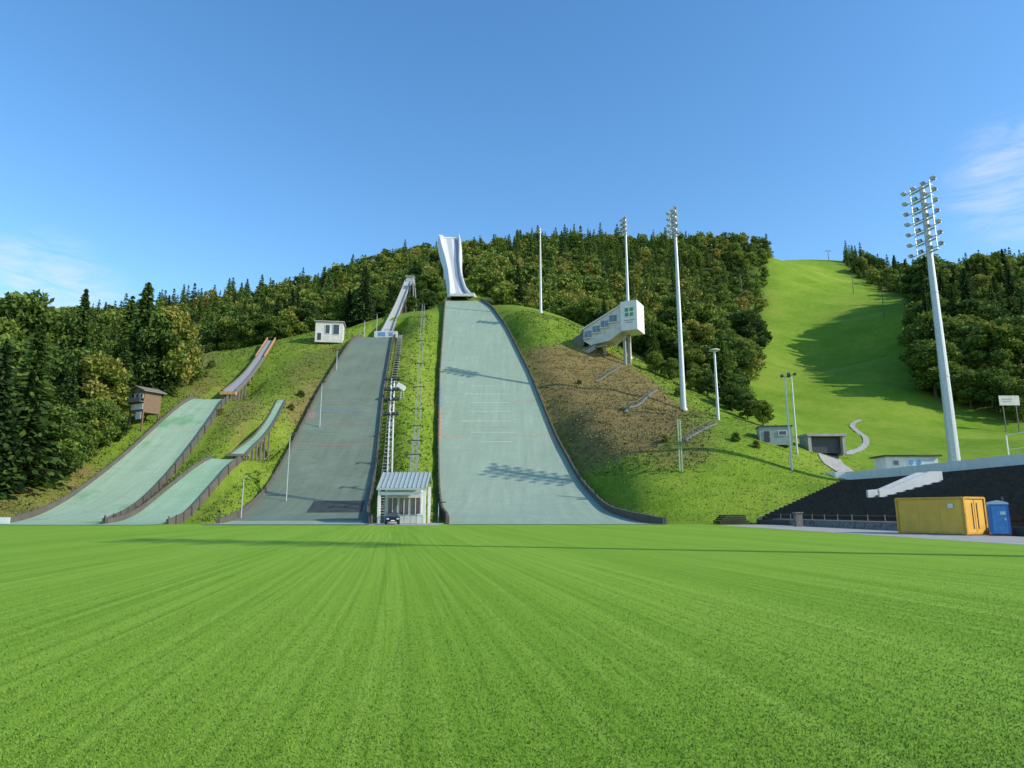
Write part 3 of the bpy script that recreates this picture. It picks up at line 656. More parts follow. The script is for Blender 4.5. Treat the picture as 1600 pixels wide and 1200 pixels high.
# ------------------------------------------------------------------ huts and houses
def house(name,label,cat,g,rz,w,d,h,wallm,roofm,windows,roof='flat',door=None,winm=M_GLASS,oh=.4,lift=0,rh=1.6):
    o=thing(name,label,cat,g,rz)
    b=MB(); b.box((0,0,lift+h/2-.3),(w,d,h+.6)); part(o,'wall',b.mesh('wall',wallm))
    b=MB()
    if roof=='flat': b.box((0,0,lift+h+.12),(w+2*oh,d+2*oh,.24))
    elif roof=='gabley':
        b.extr([(-w/2-oh,lift+h-.2),(0,lift+h+rh),(w/2+oh,lift+h-.2),(w/2+oh,lift+h+.05),(0,lift+h+rh+.25),(-w/2-oh,lift+h+.05)],'y',-d/2-oh,d/2+oh)
        b.extr([(-w/2,lift+h-.01),(w/2,lift+h-.01),(0,lift+h+rh-.05)],'y',-d/2+.05,d/2-.05)
    part(o,'roof',b.mesh('roof',roofm))
    for (x,z,ww,hh) in windows:
        b=MB(); b.box((x,-d/2-.02,lift+z),(ww,.1,hh)); q=part(o,'window',b.mesh('window',winm))
        b=MB()
        for s_ in(-1,1): b.box((x+s_*ww/2,-d/2-.06,lift+z),(.1,.12,hh+.1)); b.box((x,-d/2-.06,lift+z+s_*hh/2),(ww-.11,.12,.1))
        part(q,'frame',b.mesh('frame',M_WHITE if wallm is not M_WHITE else M_STEEL))
    if door:
        b=MB(); b.box((door,-d/2-.03,lift+1.0),(1,.1,2.0)); q=part(o,'door',b.mesh('door',M_DARK)); b=MB(); b.box((door+.35,-d/2-.1,lift+1.0),(.12,.06,.06)); part(q,'handle',b.mesh('handle',M_STEEL))
    return o
g=gat(515,531,190); house('concrete_hut','flat-roofed white hut on the hill crest','hut',g,.15,7.6,5,5.4,M_OFFW,M_CONC,[(-.4,3.2,1.3,2.6),(2.0,3.2,1.8,3.0)],door=-2.6)
g=ground(224,664); sc_=g[1]/124
o=house('judges_hut','two-storey timber and white hut on stilts beside trees','hut',(g[0],g[1],g[2]),-.45,4.6,4.2,4.2,M_WOOD,M_GWOOD,[(-1.4,3.1,1.1,1.0),(.1,3.1,1.1,1.0),(1.5,3.1,.9,1.0)],roof='gabley',lift=3.0,oh=.8,rh=1.0)
o.scale=(sc_*.82,)*3
for x in(-2.1,2.1):
    for y in(-1.9,1.9): part(o,'stilt',MB().beam((x,y,-2.5),(x,y,2.72),.28).mesh('stilt',M_WOOD))
b=MB(); b.box((0,-2.7,4.7),(5.2,1.2,.15)); b.box((0,-3.28,5.15),(5.2,.08,.8)); part(o,'balcony',b.mesh('balcony',M_GWOOD))
part(o,'lower_wall',MB().box((.2,-2.14,3.7),(4.0,.1,1.3)).mesh('lw',M_WHITE))
part(o,'notice_board',MB().box((1.6,-2.6,1.6),(1.8,.06,1.6)).mesh('nb',M_WHITE))
o=thing('lift_station','small glazed lift station with ribbed pale metal roof','building',(-14.6,93.5,.1))
b=MB(); b.box((0,1.2,2.3),(4.6,3.2,4.6)); part(o,'wall',b.mesh('w',M_OFFW))
b=MB(); b.extr([(-3,4.6),(1.0,6.9),(3.4,5.6),(3.4,5.4),(1.0,6.6),(-3,4.35)],'x',-3.3,3.3)
for k in range(12): b.beam((-3.2+k*.58,-3.0,4.66),(-3.2+k*.58,1.0,6.96),.1)
part(o,'roof',b.mesh('r',M_ROOF))
for x in(-3,3):
    for y,h2 in((-2.4,4.5),(2.8,5.0)): part(o,'column',MB().box((x,y,h2/2),(.35,.35,h2)).mesh('c',M_WHITE))
part(o,'ticket_counter',MB().box((2.4,-1.6,.6),(.8,.3,1.3)).mesh('c',M_WHITE))
for i,x in enumerate((-1.55,0,1.55)):
    b=MB(); b.box((x,-.43,2.3),(1.2,.1,2.2)); w=part(o,'window',b.mesh('win',M_GLASS)); b=MB(); b.box((x,-.5,2.3),(.08,.08,2.2)); b.box((x,-.5,3.45),(1.3,.1,.1)); part(w,'frame',b.mesh('f',M_WHITE))
part(o,'fascia_beam',MB().box((0,-2.5,3.9),(5.6,.15,.35)).mesh('fb',M_WHITE))
b=MB(); b.beam((-2.8,-2.7,1.0),(2.8,-2.7,1.0),.08)
for k in range(8): b.beam((-2.8+k*.8,-2.7,0),(-2.8+k*.8,-2.7,1.0),.06)
part(o,'railing',b.mesh('rl',M_GREEN2))
g=gat(1209,672,128); house('metal_shed','small grey metal shed on the meadow edge','shed',g,-.2,5.8,3.5,2.8,simple('grey_green_metal',(.3,.35,.31),.6),M_DARK,[(1.2,1.6,1.4,.8)],door=-1.6,oh=.15)
g=gat(1286,706,132)
o=thing('garage_bunker','concrete garage with dark roller gate set in the slope','garage',g)
b=MB(); b.box((-3.3,0,1.5),(.6,4,3.6)); b.box((3.3,0,1.5),(.6,4,3.6)); b.box((0,0,3.5),(7.6,4.4,.5)); b.box((0,1.8,1.5),(6,.3,3.4)); part(o,'frame_wall',b.mesh('w',M_CONC))
b=MB()
for k in range(9): b.box((0,-1.0,.2+k*.34),(5.9,.1,.3))
part(o,'gate',b.mesh('g',M_DARK))
g=gat(1416,733,112); o=house('clubhouse','low white clubhouse with flat dark roof','building',(g[0],g[1],g[2]+.4),-.05,8.2,4,2.6,M_WHITE,M_DARK,[(-2.6,1.6,.9,.8)],oh=.5)
part(o,'banner',MB().box((1.4,-2.05,1.6),(4.4,.08,1.0)).mesh('bn',M_LBLUE))
for x in(-.2,1.0): part(o,'round_logo',MB().cyl((x,-2.14,1.6),(x,-2.1,1.6),.38,.38,16).mesh('rl',M_SKYB))
g=gat(1577,628,205); o=thing('billboard','white billboard on two posts by the trees','billboard',g); zl=5.5
part(o,'panel',MB().box((0,0,4.2+zl),(6.2,.15,3.0)).mesh('p',M_OFFW))
for x in(-2,2): part(o,'post',MB().beam((x,.2,-.5),(x,.2,3.4+zl),.25).mesh('p',M_GWOOD))
for x,z,w_ in((-.6,4.6,3.2),(-.8,3.9,2.4)): part(o,'lettering_band',MB().box((x,-.1,z+zl),(w_,.04,.3)).mesh('p',M_TRK))
# ------------------------------------------------------------------ grandstand
ST_=thing('grandstand','dark timber terraced grandstand along the field','grandstand',(0,0,0))
R_N=22; RS=.28
def srow(t):
    x0=34.0+23.5*t; yend=88+ (x0-33)*1.04
    pts_=[(x0,-20),(x0,yend-14)]
    for k in range(1,7): a_=k/6; pts_.append((x0-2.2*a_*a_,yend-14+14*a_))
    return pts_
b=MB()
for i in range(R_N):
    t0=i/R_N; t1=(i+1)/R_N; A1=srow(t0); A2=srow(t1); z=.6+i*RS
    vs=[];fs=[]
    for (p,q) in zip(A1,A2): vs+=[(p[0],p[1],z-.62),(p[0],p[1],z),(q[0],q[1],z)]
    for k in range(len(A1)-1):
        for j in(0,1): fs.append((3*k+j,3*k+j+1,3*k+j+4,3*k+j+3))
    b.add(vs,fs)
part(ST_,'terrace',b.mesh('terrace',simple('dark_concrete_step',(.065,.055,.045),.95,0,.3,1)))
M_BENCH=simple('weathered_dark_bench',(.05,.04,.032),.9,0,.45,1.5)
for i in range(1,R_N-1):
    A1=srow((i+.35)/R_N); z=.6+i*RS; b=MB()
    for k in range(len(A1)-1):
        b.beam((A1[k][0],A1[k][1],z+.3),(A1[k+1][0],A1[k+1][1],z+.3),.08,.34)
    for y in range(-18,int(A1[1][1]),6): b.box((A1[0][0],y,z+.13),(.2,.2,.26))
    part(ST_,'bench_row',b.mesh('bench_row',M_BENCH))
A1=srow(0)[-1]; A2=srow(1)[-1]
b=MB(); b.add([(A1[0],A1[1],0),(A2[0],A2[1],0),(A2[0],A2[1],6.8),(A1[0],A1[1],.7),(A1[0]-.1,A1[1]+.4,0),(A2[0]-.1,A2[1]+.4,0),(A2[0]-.1,A2[1]+.4,6.8),(A1[0]-.1,A1[1]+.4,.7)],[(0,1,2,3),(4,5,6,7),(3,2,6,7),(0,3,7,4),(1,2,6,5)])
part(ST_,'end_wall',b.mesh('end_wall',M_DWOOD))
W_=thing('parapet_wall','long white painted parapet wall on top of the stand','wall',(0,0,0))
AB=srow(1.03); b=MB(); vs=[]
WP=AB+[(54.3,114.5),(52.8,117)]
for i,p in enumerate(WP):
    zt=7.9+.3*(p[1]>100); vs+=[(p[0],p[1],6.0),(p[0],p[1],zt),(p[0]+.4,p[1]+.1,zt),(p[0]+.4,p[1]+.1,6.0)]
m=len(WP)-1
b.add(vs,[(4*i+j,4*i+(j+1)%4,4*i+4+(j+1)%4,4*i+4+j) for i in range(m) for j in range(4)]+[(0,1,2,3),(4*m,4*m+1,4*m+2,4*m+3)]); part(W_,'wall_panel',b.mesh('wall_panel',M_WHITE))
o=thing('white_stairway','white walled stairway rising through the stand','stairway',(0,0,0))
for y in(80.4,83.0):
    b=MB(); b.extr([(43.0,2.6),(44.3,2.8),(50.6,4.5),(50.6,6.3),(49.2,6.3),(44.3,4.3),(43.0,4.2)],'y',y-.2,y+.2); part(o,'side_wall',b.mesh('side_wall',M_WHITE))
b=MB()
for k in range(14): b.box((43.7+k*.5,81.7,2.8+k*.14),(.5,2.18,.3))
part(o,'steps',b.mesh('st',M_CONC))
def stone():
    t=NT('field_stone'); v=t.new('ShaderNodeTexVoronoi'); v.inputs['Scale'].default_value=2.2; t.link(t.tc.outputs['Object'],v.inputs['Vector'])
    t.col(t.mix(t.noise(4,4),t.ramp(v.outputs['Distance'],[(.2,(.28,.27,.25)),(.55,(.2,.19,.18)),(.75,(.06,.055,.05))]),(.18,.17,.15))); t.b.inputs['Roughness'].default_value=.9; return t.m
o=thing('stone_wall','low grey stone wall along the stand front','wall',(33.5,0,0))
b=MB(); b.box((0,71.5,.3),(.4,33,.75)); part(o,'masonry',b.mesh('m',stone())); b=MB(); b.box((0,71.5,.72),(.5,33,.08)); part(o,'coping',b.mesh('c',M_CONC))
o=thing('post_fence','row of short posts with rail above the stone wall','fence',(33.5,0,.76))
pm=MB().beam((0,0,0),(0,0,.6),.08).mesh('post',M_GWOOD)
for y in range(56,88,3): part(o,'post',pm,(0,y,0))
b=MB(); b.beam((0,56,.5),(0,86,.5),.03); part(o,'rail',b.mesh('rail',M_GWOOD))
o=thing('stone_pillar','squat stone pillar near the wall','pillar',(31.5,76,0)); b=MB(); b.box((0,0,.7),(.7,.7,1.5)); part(o,'shaft',b.mesh('s',M_GWOOD)); part(o,'cap',MB().box((0,0,1.52),(.9,.9,.14)).mesh('s',M_GWOOD))
o=thing('timber_stack','stack of dark timber boards on the grass edge','timber stack',(29.0,90.5,.05),.05)
for k in range(5):
    for j in range(6): part(o,'board',MB().box((-0.2+random.uniform(-.15,.15),-1+j*.4,.12+k*.24),(4.2-k*.35+random.uniform(-.3,.3),.34,.2)).mesh('b',M_DWOOD))
o=thing('railing','tall white tubular railing behind the stand wall','railing',(0,0,0)); b=MB()
for y in(60,66,72,78,84): b.beam((61.5,y,6.8),(61.5,y,11),.12)
b.beam((61.5,60,11),(61.5,84,11),.09); b.beam((61.5,60,9.2),(61.5,84,9.2),.07); part(o,'rails',b.mesh('r',M_WHITE))
# yellow container
o=thing('site_container','yellow steel site container on the pavement','container',(31.65,51.0,.03),math.radians(-64)); o.scale=(.84,1,1)
b=MB(); b.box((0,0,1.3),(5.8,2.36,2.5))
for k in range(3): b.box((-1.9+k*1.9,-1.185,1.3),(1.75,.03,2.3)); b.box((-1.9+k*1.9,1.185,1.3),(1.75,.03,2.3))
part(o,'body',b.mesh('body',M_YEL))
b=MB()
for x in(-2.97,2.97):
    for y in(-1.2,1.2): b.box((x,y,1.3),(.16,.16,2.6))
for z in(.1,2.56):
    for y in(-1.22,1.22): b.box((0,y,z),(5.78,.14,.14))
    for x in(-2.99,2.99): b.box((x,0,z),(.14,2.24,.14))
part(o,'frame',b.mesh('frame',simple('dark_yellow_paint',(.6,.33,.045),.5)))
for s_ in(-.55,.55):
    d=part(o,'door',MB().box((2.93,s_,1.3),(.07,1.02,2.25)).mesh('door',M_YEL)); part(d,'handle',MB().beam((3.0,s_*.5,.4),(3.0,s_*.5,2.2),.04).mesh('h',M_GWOOD))
part(o,'sign',MB().box((1.9,-1.26,2.0),(.45,.03,.3)).mesh('sign',M_WHITE))
o=thing('portable_toilet','blue plastic portable toilet cabin beside the container','portable toilet',(33.05,46.9,.03),math.radians(-28))
b=MB(); b.box((0,0,1.08),(1.1,1.15,2.0))
for s_ in(-1,1):
    for k in(-.3,0,.3): b.box((s_*.565,k,1.1),(.05,.16,1.7))
part(o,'body',b.mesh('body',M_BLUE))
b=MB(); b.extr([(-.62,2.08),(-.5,2.22),(0,2.34),(.5,2.22),(.62,2.08)],'y',-.64,.64); part(o,'roof',b.mesh('roof',M_LBLUE))
b=MB(); b.box((0,-.6,1.05),(.82,.06,1.8)); b.box((0,-.64,1.75),(.5,.03,.12)); d=part(o,'door',b.mesh('door',simple('bright_blue_plastic',(.05,.25,.55),.4))); b=MB(); b.box((.3,-.66,1.1),(.08,.06,.16)); part(d,'handle',b.mesh('h',M_WHITE))
part(o,'skid',MB().box((0,0,.05),(1.15,1.2,.12)).mesh('skid',M_DARK)); part(o,'sticker',MB().box((.2,-.66,1.5),(.3,.02,.22)).mesh('sticker',M_WHITE))
part(o,'vent_pipe',MB().cyl((.4,.4,2.1),(.4,.4,2.6),.06).mesh('v',M_DARK))
# car
o=thing('parked_car','small black hatchback parked before the lift station','car',(-15.3,88.2,.06),math.radians(12))
part(o,'body',MB().extr([(-1.95,.35),(-1.98,.75),(-1.8,.92),(-.95,1.0),(1.2,1.02),(1.85,.98),(1.95,.6),(1.9,.32)],'x',-.86,.86).mesh('body',M_BLACK))
b=MB(); vs=[(-.8,-.98,1.0),(.8,-.98,1.0),(.8,1.75,1.0),(-.8,1.75,1.0),(-.62,-.35,1.46),(.62,-.35,1.46),(.62,1.35,1.45),(-.62,1.35,1.45)]
b.add(vs,[(0,1,5,4),(1,2,6,5),(2,3,7,6),(3,0,4,7)]); part(o,'window',b.mesh('win',M_GLASS))
part(o,'roof',MB().box((0,.5,1.475),(1.26,1.75,.05)).mesh('roof',M_BLACK))
wm=MB().cyl((-.11,0,0),(.11,0,0),.31,.31,18).mesh('tyre',M_RUB); rm=MB().cyl((-.115,0,0),(.115,0,0),.19,.19,12).mesh('rim',M_STEEL)
for x in(-.78,.78):
    for y in(-1.25,1.25):
        w=part(o,'wheel',wm,(x,y,.31)); part(w,'rim',rm)
hm=MB().box((0,0,0),(.32,.08,.16)).mesh('headlight',M_LENS)
for x in(-.62,.62): part(o,'headlight',hm,(x,-1.96,.7))
part(o,'number_plate',MB().box((0,-1.99,.48),(.5,.03,.11)).mesh('np',M_WHITE))
o=thing('advert_barrier','low orange and white advertising barrier at field edge','barrier',(-68,88,.03))
part(o,'panel',MB().box((0,0,.5),(8,.12,.85)).mesh('p',M_ORANGE)); part(o,'panel',MB().box((3.2,-.08,.5),(1.8,.04,.8)).mesh('p',M_WHITE),label='white end panel')
for x in(-3.5,0,3.5): part(o,'brace',MB().beam((x,.3,0),(x,.08,.8),.06).mesh('b',M_STEEL))
for (pxx,pyb,pyt) in [(1382,497,455),(1334,460,428),(1180,560,425),(1160,470,430),(1295,407,392)]:
    g=ground(pxx,pyb); h_=max(5,min(22,topz(pyt,g[1])-g[2]))
    o=thing('ski_lift_pylon','slender steel ski lift pylon on the hillside','lift pylon',g,group='ski lift pylons on the grass run')
    part(o,'pole',MB().cyl((0,0,-1),(0,0,h_),.3,.2,8).mesh('pole',M_GWOOD)); part(o,'cross_arm',MB().beam((-2.2,0,h_),(2.2,0,h_),.3).box((-2.1,0,h_-.3),(.3,2,.3)).box((2.1,0,h_-.3),(.3,2,.3)).mesh('arm',M_DARK))
# ------------------------------------------------------------------ trees
def leafquads(P,size,dirs,wf=.55):
    n_=len(P); a_=dirs/np.maximum(np.linalg.norm(dirs,axis=1,keepdims=True),1e-6)
    r=rng.normal(size=(n_,3)); b_=np.cross(a_,r); b_/=np.maximum(np.linalg.norm(b_,axis=1,keepdims=True),1e-6)
    s=size[:,None]
    V=np.stack([P-a_*s,P+b_*s*wf,P+a_*s,P-b_*s*wf],1).reshape(-1,3)
    return V,np.arange(4*n_).reshape(-1,4)
def conifer(seed,tiers,per,k,h=20,R=3.6,lsz=1.0):
    r=np.random.default_rng(seed); P=[];D=[];Sz=[];Tn=[]
    for t in range(tiers):
        u=(t+r.random()*.6)/tiers; z=h*(.06+.94*u)
        rad=R*((1-u)**.85)*(.75+.45*r.random())+.12
        m=max(4,int(per*(1-u*.6)))
        off=r.random()*6.28
        for j in range(m):
            a=off+6.283*j/m+r.normal(0,.15); rr=rad*(.6+.55*r.random())
            for q in range(k):
                s=(q+.6+.4*r.random())/k
                x,y=math.cos(a)*rr*s,math.sin(a)*rr*s; zz_=z-.38*rr*s*s+r.normal(0,.12)
                P.append((x,y,zz_)); D.append((math.cos(a)+r.normal(0,.35),math.sin(a)+r.normal(0,.35),-.45+r.normal(0,.25))); Sz.append(lsz*(.28+.2*rr/ k)*(.8+.5*r.random()))
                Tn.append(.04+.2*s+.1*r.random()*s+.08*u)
    V,Fq=leafquads(np.array(P),np.array(Sz),np.array(D)); return V,Fq,np.repeat(Tn,4)
def broad(seed,lobes,per,h=13,R=4.6,lsz=.4,base=.5):
    r=np.random.default_rng(seed); P=[];Sz=[];Tn=[];D=[]
    for i in range(lobes):
        th=r.random()*6.283; u=(i+.5)/lobes; zc=h*(.2+.66*u); rad=R*math.sin(math.pi*(.2+.72*u))**.8
        q=rad*math.sqrt(r.random())*.78; c=np.array([math.cos(th)*q,math.sin(th)*q,zc]); lr=R*(.22+.22*r.random())
        v=r.normal(size=(per,3)); v/=np.linalg.norm(v,axis=1,keepdims=True); v[:,2]*=.8
        p=c+v*lr*(.6+.55*r.random((per,1))); P.append(p); Sz.append(lsz*(.7+.7*r.random(per)))
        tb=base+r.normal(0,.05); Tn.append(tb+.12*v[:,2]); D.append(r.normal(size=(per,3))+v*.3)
    V,Fq=leafquads(np.vstack(P),np.concatenate(Sz),np.vstack(D)); return V,Fq,np.repeat(np.concatenate(Tn),4)
def trunkmesh(h,r,limbs,R,con):
    b=MB(); rr=random.Random(int(h*7+limbs)); b.cyl((0,0,-1),(0,0,h*.35),r,r*.75,9); b.cyl((0,0,h*.35),(rr.uniform(-.1,.1),0,h*(.95 if con else .75)),r*.75,r*.12,7)
    for i in range(limbs):
        a=rr.random()*6.28; z=h*(.15+.6*i/limbs) if con else h*(.22+.4*i/limbs); L=R*(.75-.5*i/limbs) if con else R*.7
        b.cyl((0,0,z),(math.cos(a)*L,math.sin(a)*L,z+(-.2*L if con else L*.9)),r*.3,r*.06,5)
    return b.mesh('trunk',M_BARK)
CONS=[]; BRO=[]
for s_ in range(4):
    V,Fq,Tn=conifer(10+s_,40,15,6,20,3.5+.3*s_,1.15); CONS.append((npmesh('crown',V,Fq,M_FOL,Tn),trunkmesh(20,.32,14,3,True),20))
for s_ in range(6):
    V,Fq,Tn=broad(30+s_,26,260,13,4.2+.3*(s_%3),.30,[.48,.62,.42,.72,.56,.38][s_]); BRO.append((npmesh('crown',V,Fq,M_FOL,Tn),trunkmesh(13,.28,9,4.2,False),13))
def tree(kind,x,y,h,variant,wid=1.0):
    lib=(CONS if kind=='c' else BRO)[variant%(4 if kind=='c' else 6)]
    s=h/lib[2]; z=Hs(x,y)
    o=thing('spruce_tree' if kind=='c' else 'broadleaf_tree','dark green spruce tree on the wooded slope' if kind=='c' else 'leafy green broadleaf tree on the wooded slope','tree',(x,y,z-.2),random.random()*6.28,group='trees on the hillsides',scale=(s*wid,s*wid,s))
    part(o,'trunk',lib[1]); part(o,'crown',lib[0]); return o
NT_=0
LEFT=[(40,108,508,'c',1.35),(-12,104,530,'c',1.2),(92,112,622,'b',1),(72,125,590,'b',1.1),(150,122,615,'b',1.1),(172,124,635,'b',1.1),(128,117,655,'b',1.1),(105,152,450,'c',.9),(22,150,440,'b',1),(-25,150,450,'b',1),(66,150,530,'c',1),(150,150,525,'b',1),(182,160,462,'c',1.3),(206,152,440,'c',1.4),(236,150,478,'b',1),(258,152,470,'b',1.0),(276,158,520,'b',1.0),(240,150,500,'c',1.4),(212,148,520,'c',1.4),(180,142,530,'c',1.2),(120,134,535,'b',1.1),(152,132,545,'b',1.2),(0,128,520,'b',1.2),(42,132,520,'b',1.1),(288,172,565,'b',.9),(-50,115,520,'c',1.2),(-60,140,470,'b',1.2),(264,156,550,'b',1.2),(98,124,560,'c',1.1),(18,118,560,'c',1.2),(60,114,625,'b',1),(136,150,505,'c',1.0)]
for i,(pxx,Y,pt,k,wd_) in enumerate(LEFT):
    a_=(pxx-800)/F*Y; h_=topz(pt,Y)-Hs(a_,Y); tree(k,a_,Y,max(4,h_),i,wd_*(.85 if k=='b' and h_>18 else 1)); NT_+=1
MID=[(330,230,500,'b'),(352,232,492,'b'),(380,228,488,'b'),(405,230,484,'b'),(428,226,488,'b'),(455,230,472,'b'),(478,234,465,'b'),(505,240,472,'b'),(535,238,478,'b'),(560,240,470,'c'),(588,242,455,'c'),(545,250,455,'b'),(360,250,482,'c'),(570,236,500,'b'),(655,238,490,'c'),(672,240,498,'b'),(640,236,505,'b'),
 (1025,186,590,'b'),(1050,184,580,'b'),(1086,180,590,'b'),(1104,180,575,'b'),(1142,170,592,'b'),(1165,164,612,'b'),(1188,160,628,'b'),(1150,176,580,'b'),(1090,198,540,'b'),(1120,202,530,'b'),(1060,208,510,'b'),(1030,208,500,'b'),(1010,214,470,'b'),(1140,212,520,'b'),(1085,217,490,'b'),
 (1345,560,402,'b'),(1362,575,395,'b'),(1385,560,420,'b'),(1402,570,398,'c'),(1418,575,405,'c'),(1432,560,418,'c'),(1332,590,400,'c'),(1376,580,402,'b'),
 (1480,262,520,'b'),(1500,262,490,'b'),(1530,250,500,'b'),(1560,240,490,'b'),(1590,240,480,'b'),(1540,270,460,'b'),(1610,240,460,'b'),(1575,280,430,'c'),(1510,290,440,'c'),(1600,290,420,'c'),(1640,240,450,'b'),(1455,255,560,'b'),(1475,240,590,'b'),(1500,236,590,'b'),
 (1490,330,425,'c'),(1485,360,420,'c'),(1510,345,415,'c'),(1535,345,408,'c'),(1560,345,400,'c'),(1595,345,388,'c'),
 (1080,300,440,'b'),(1110,290,452,'b'),(1150,300,450,'b'),(1170,290,480,'b'),(1060,290,455,'b'),(1175,270,530,'b'),(1130,260,490,'b'),(1160,250,520,'b')]
for i,(pxx,Y,pt,k) in enumerate(MID):
    a_,_=ray(pxx,(600 if Y<400 else 450)); a_*=Y; h_=topz(pt,Y)-Hs(a_,Y); tree(k,a_,Y,min(28,max(7,h_)),i+2,1.15 if k=='b' else 1.25); NT_+=1
for i,Y in enumerate(range(242,440,5)):
    a_,_=ray(1452+(i%3)*7,530); tree('c' if i%4 else 'b',a_*Y,Y,26+random.uniform(-3,3),i,1.35); NT_+=1
for (pxx,pyy_,h_) in [(905,600,1.2),(1040,690,1.5),(1150,690,1.8),(1182,700,1.5),(470,620,1.6),(455,640,1.4),(330,575,2.2),(318,590,2.5),(345,650,1.5),(1150,640,3),(1060,620,2.5)]:
    g=ground(pxx,pyy_)
    s=h_/13; o=thing('shrub','low green shrub growing on the grassy slope','shrub',(g[0],g[1],g[2]-.45*h_),random.random()*6,group='shrubs on the slopes',scale=(s*1.6,s*1.6,s*1.5)); lib=BRO[random.randrange(6)]; part(o,'stem',lib[1]); part(o,'crown',lib[0])
cand=np.c_[rng.uniform(-420,520,30000),rng.uniform(120,650,30000)]
cz=H(cand[:,0],cand[:,1]); m=forest_mask(cand[:,0],cand[:,1],cz)
pxx,pyy=proj(cand[:,0],cand[:,1],cz); m&=(pxx>-250)&(pxx<1850)
cand=cand[m]; cz=cz[m]; pxx=pxx[m]
grid={}; keep=[]
for i,(x,y) in enumerate(cand):
    sp=5.8+ (y>300)*1.8; gx,gy=int(x//8),int(y//8); ok=True
    for a_ in(-1,0,1):
        for b_ in(-1,0,1):
            for j in grid.get((gx+a_,gy+b_),()):
                if (cand[j,0]-x)**2+(cand[j,1]-y)**2<sp*sp: ok=False
    if ok: grid.setdefault((gx,gy),[]).append(i); keep.append(i)
cand=cand[keep]; cz=cz[keep]; pxx=pxx[keep]; print('forest trees',len(cand))
nT=len(cand)
pc=np.clip(.26+.32*np.sin(cand[:,0]*.02+cand[:,1]*.013)+(cand[:,1]>430)*.25-(cand[:,0]>60)*.1,0.06,.8)
isc=rng.random(nT)<pc
hh=np.where(isc,10+14*rng.random(nT)**1.3,rng.uniform(9,17,nT))
hh=np.where((pxx<330)&(cand[:,1]<350),hh*.8,hh)
edge=(pxx>1440)&(pxx<1560)&(cand[:,1]>240)&(cand[:,1]<440); hh=np.where(edge,hh*1.3,hh)
app=hh/cand[:,1]; order=np.argsort(-app); ind=order[:max(0,298-NT_)]; rest=order[max(0,298-NT_):]
CS=[]
for s_ in range(3):
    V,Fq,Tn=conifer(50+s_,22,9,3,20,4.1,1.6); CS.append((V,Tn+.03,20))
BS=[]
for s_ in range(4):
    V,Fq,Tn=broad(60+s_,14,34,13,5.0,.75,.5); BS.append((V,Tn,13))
for i in ind: tree('c' if isc[i] else 'b',cand[i,0],cand[i,1],hh[i],int(i),1.15)
VV=[];TT=[]
for lib,flag in ((CS,True),(BS,False)):
    for vi,(V,Tn,h0) in enumerate(lib):
        sel=np.array([i for i in rest if isc[i]==flag and (i%len(lib))==vi])
        if len(sel)==0: continue
        a_=rng.random(len(sel))*6.283; s=hh[sel]/h0; c_,s_=np.cos(a_)[:,None],np.sin(a_)[:,None]
        wv=rng.uniform(.9,1.35,len(sel))[:,None]
        X=(V[:,0][None]*c_-V[:,1][None]*s_)*s[:,None]*wv+cand[sel,0][:,None]; Y=(V[:,0][None]*s_+V[:,1][None]*c_)*s[:,None]*wv+cand[sel,1][:,None]
        Z=V[:,2][None]*s[:,None]+cz[sel][:,None]-.3
        VV.append(np.stack([X,Y,Z],-1).reshape(-1,3)); TT.append((Tn[None]+rng.normal(0,.07 if flag else .15,len(sel))[:,None]).ravel())
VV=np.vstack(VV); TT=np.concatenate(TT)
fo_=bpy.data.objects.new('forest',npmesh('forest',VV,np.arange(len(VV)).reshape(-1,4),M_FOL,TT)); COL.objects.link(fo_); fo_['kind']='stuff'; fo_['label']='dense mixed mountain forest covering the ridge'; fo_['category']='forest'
# ------------------------------------------------------------------ light
EL=math.radians(30.5); sx,sy=.94,-.34
q=math.hypot(sx,sy); sx/=q; sy/=q
sd=Vector((sx*math.cos(EL),sy*math.cos(EL),math.sin(EL)))
L=bpy.data.lights.new('sun','SUN'); L.energy=4.8; L.angle=math.radians(.5); L.color=(1,.92,.78)
lo_=bpy.data.objects.new('sun',L); COL.objects.link(lo_); lo_.rotation_euler=(-sd).to_track_quat('-Z','Y').to_euler(); lo_.location=(60,-20,80)
w=bpy.data.worlds.new('World'); sc.world=w; w.use_nodes=True; nt=w.node_tree; nd=nt.nodes; lk=nt.links
bg=nd['Background']; sky=nd.new('ShaderNodeTexSky'); sky.sky_type='NISHITA'; sky.sun_disc=False; sky.sun_elevation=EL; sky.sun_rotation=math.atan2(sx,sy)
sky.air_density=1.2; sky.dust_density=.6; sky.ozone_density=2.0; sky.altitude=700
hs=nd.new('ShaderNodeHueSaturation'); hs.inputs['Saturation'].default_value=1.26; hs.inputs['Value'].default_value=1.65; lk.new(sky.outputs[0],hs.inputs['Color'])
tc=nd.new('ShaderNodeTexCoord')
def wmath(op,a,b_=0.):
    m=nd.new('ShaderNodeMath'); m.operation=op
    for inp,v in zip(m.inputs,(a,b_)):
        if isinstance(v,(int,float)): inp.default_value=v
        else: lk.new(v,inp)
    return m.outputs[0]
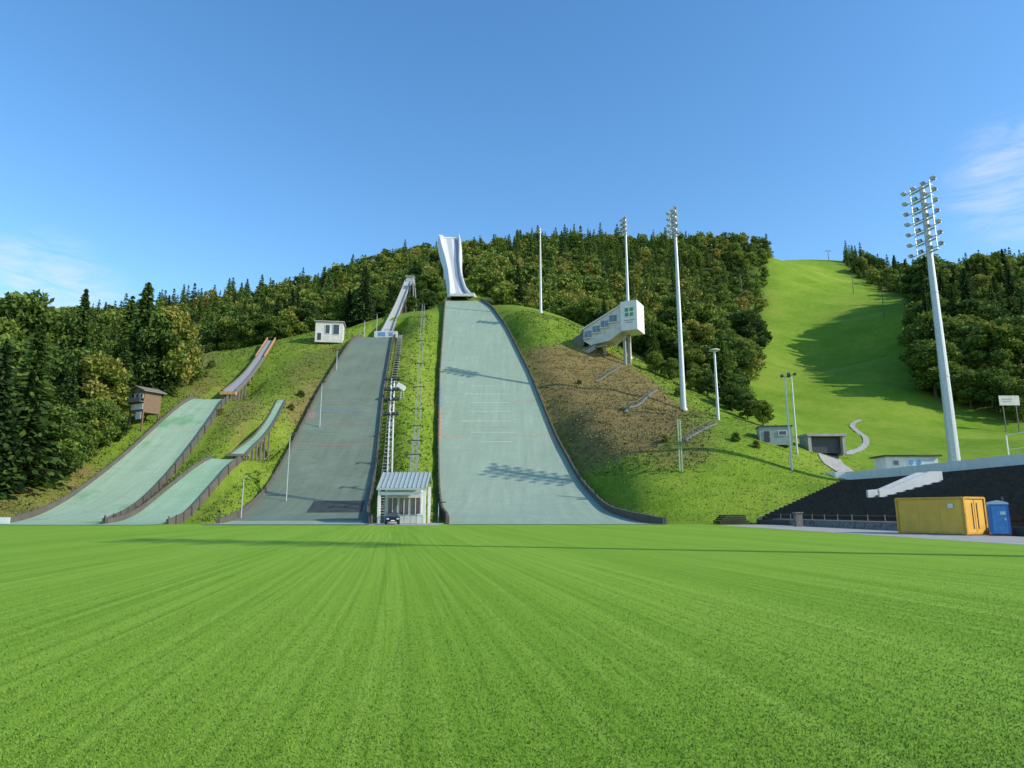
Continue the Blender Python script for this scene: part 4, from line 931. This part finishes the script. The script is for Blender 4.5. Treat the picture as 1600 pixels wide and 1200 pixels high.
mp=nd.new('ShaderNodeMapping'); mp.inputs['Scale'].default_value=(1,1,4.5); mp.inputs['Rotation'].default_value=(0,.35,0); lk.new(tc.outputs['Generated'],mp.inputs[0])
nz=nd.new('ShaderNodeTexNoise'); nz.inputs['Scale'].default_value=9; nz.inputs['Detail'].default_value=8; nz.inputs['Roughness'].default_value=.66; nz.inputs['Distortion'].default_value=.5; lk.new(mp.outputs[0],nz.inputs['Vector'])
def blob(px,py,c0,c1,k):
    a_,b_=ray(px,py); d=Vector((a_,1,b_)).normalized(); vm=nd.new('ShaderNodeVectorMath'); vm.operation='DOT_PRODUCT'; lk.new(tc.outputs['Generated'],vm.inputs[0]); vm.inputs[1].default_value=d
    mr=nd.new('ShaderNodeMapRange'); mr.inputs['From Min'].default_value=math.cos(math.radians(c0)); mr.inputs['From Max'].default_value=math.cos(math.radians(c1)); mr.interpolation_type='SMOOTHSTEP'; lk.new(vm.outputs['Value'],mr.inputs['Value']); return wmath('MULTIPLY',mr.outputs[0],k)
mask=wmath('ADD',blob(1590,280,5,.5,.65),blob(60,500,7,1,1.0))
rp=nd.new('ShaderNodeMapRange'); rp.inputs['From Min'].default_value=.4; rp.inputs['From Max'].default_value=.68; lk.new(nz.outputs['Fac'],rp.inputs['Value'])
mx=nd.new('ShaderNodeMix'); mx.data_type='RGBA'; lk.new(wmath('MULTIPLY',mask,rp.outputs[0]),mx.inputs[0]); lk.new(hs.outputs[0],mx.inputs[6]); mx.inputs[7].default_value=(5.2,5.8,6.4,1)
lk.new(mx.outputs[2],bg.inputs['Color']); bg.inputs['Strength'].default_value=.15
# ------------------------------------------------------------------ camera
cd=bpy.data.cameras.new('camera'); co=bpy.data.objects.new('camera',cd); COL.objects.link(co); co.location=(0,0,EYE); co.rotation_euler=(math.radians(90)+PITCH,0,0)
cd.sensor_width=36; cd.lens=F/1600*36; cd.clip_end=6000; cd.clip_start=.05; sc.camera=co
sc.view_settings.view_transform='Standard'; sc.view_settings.look='None'; sc.view_settings.exposure=0
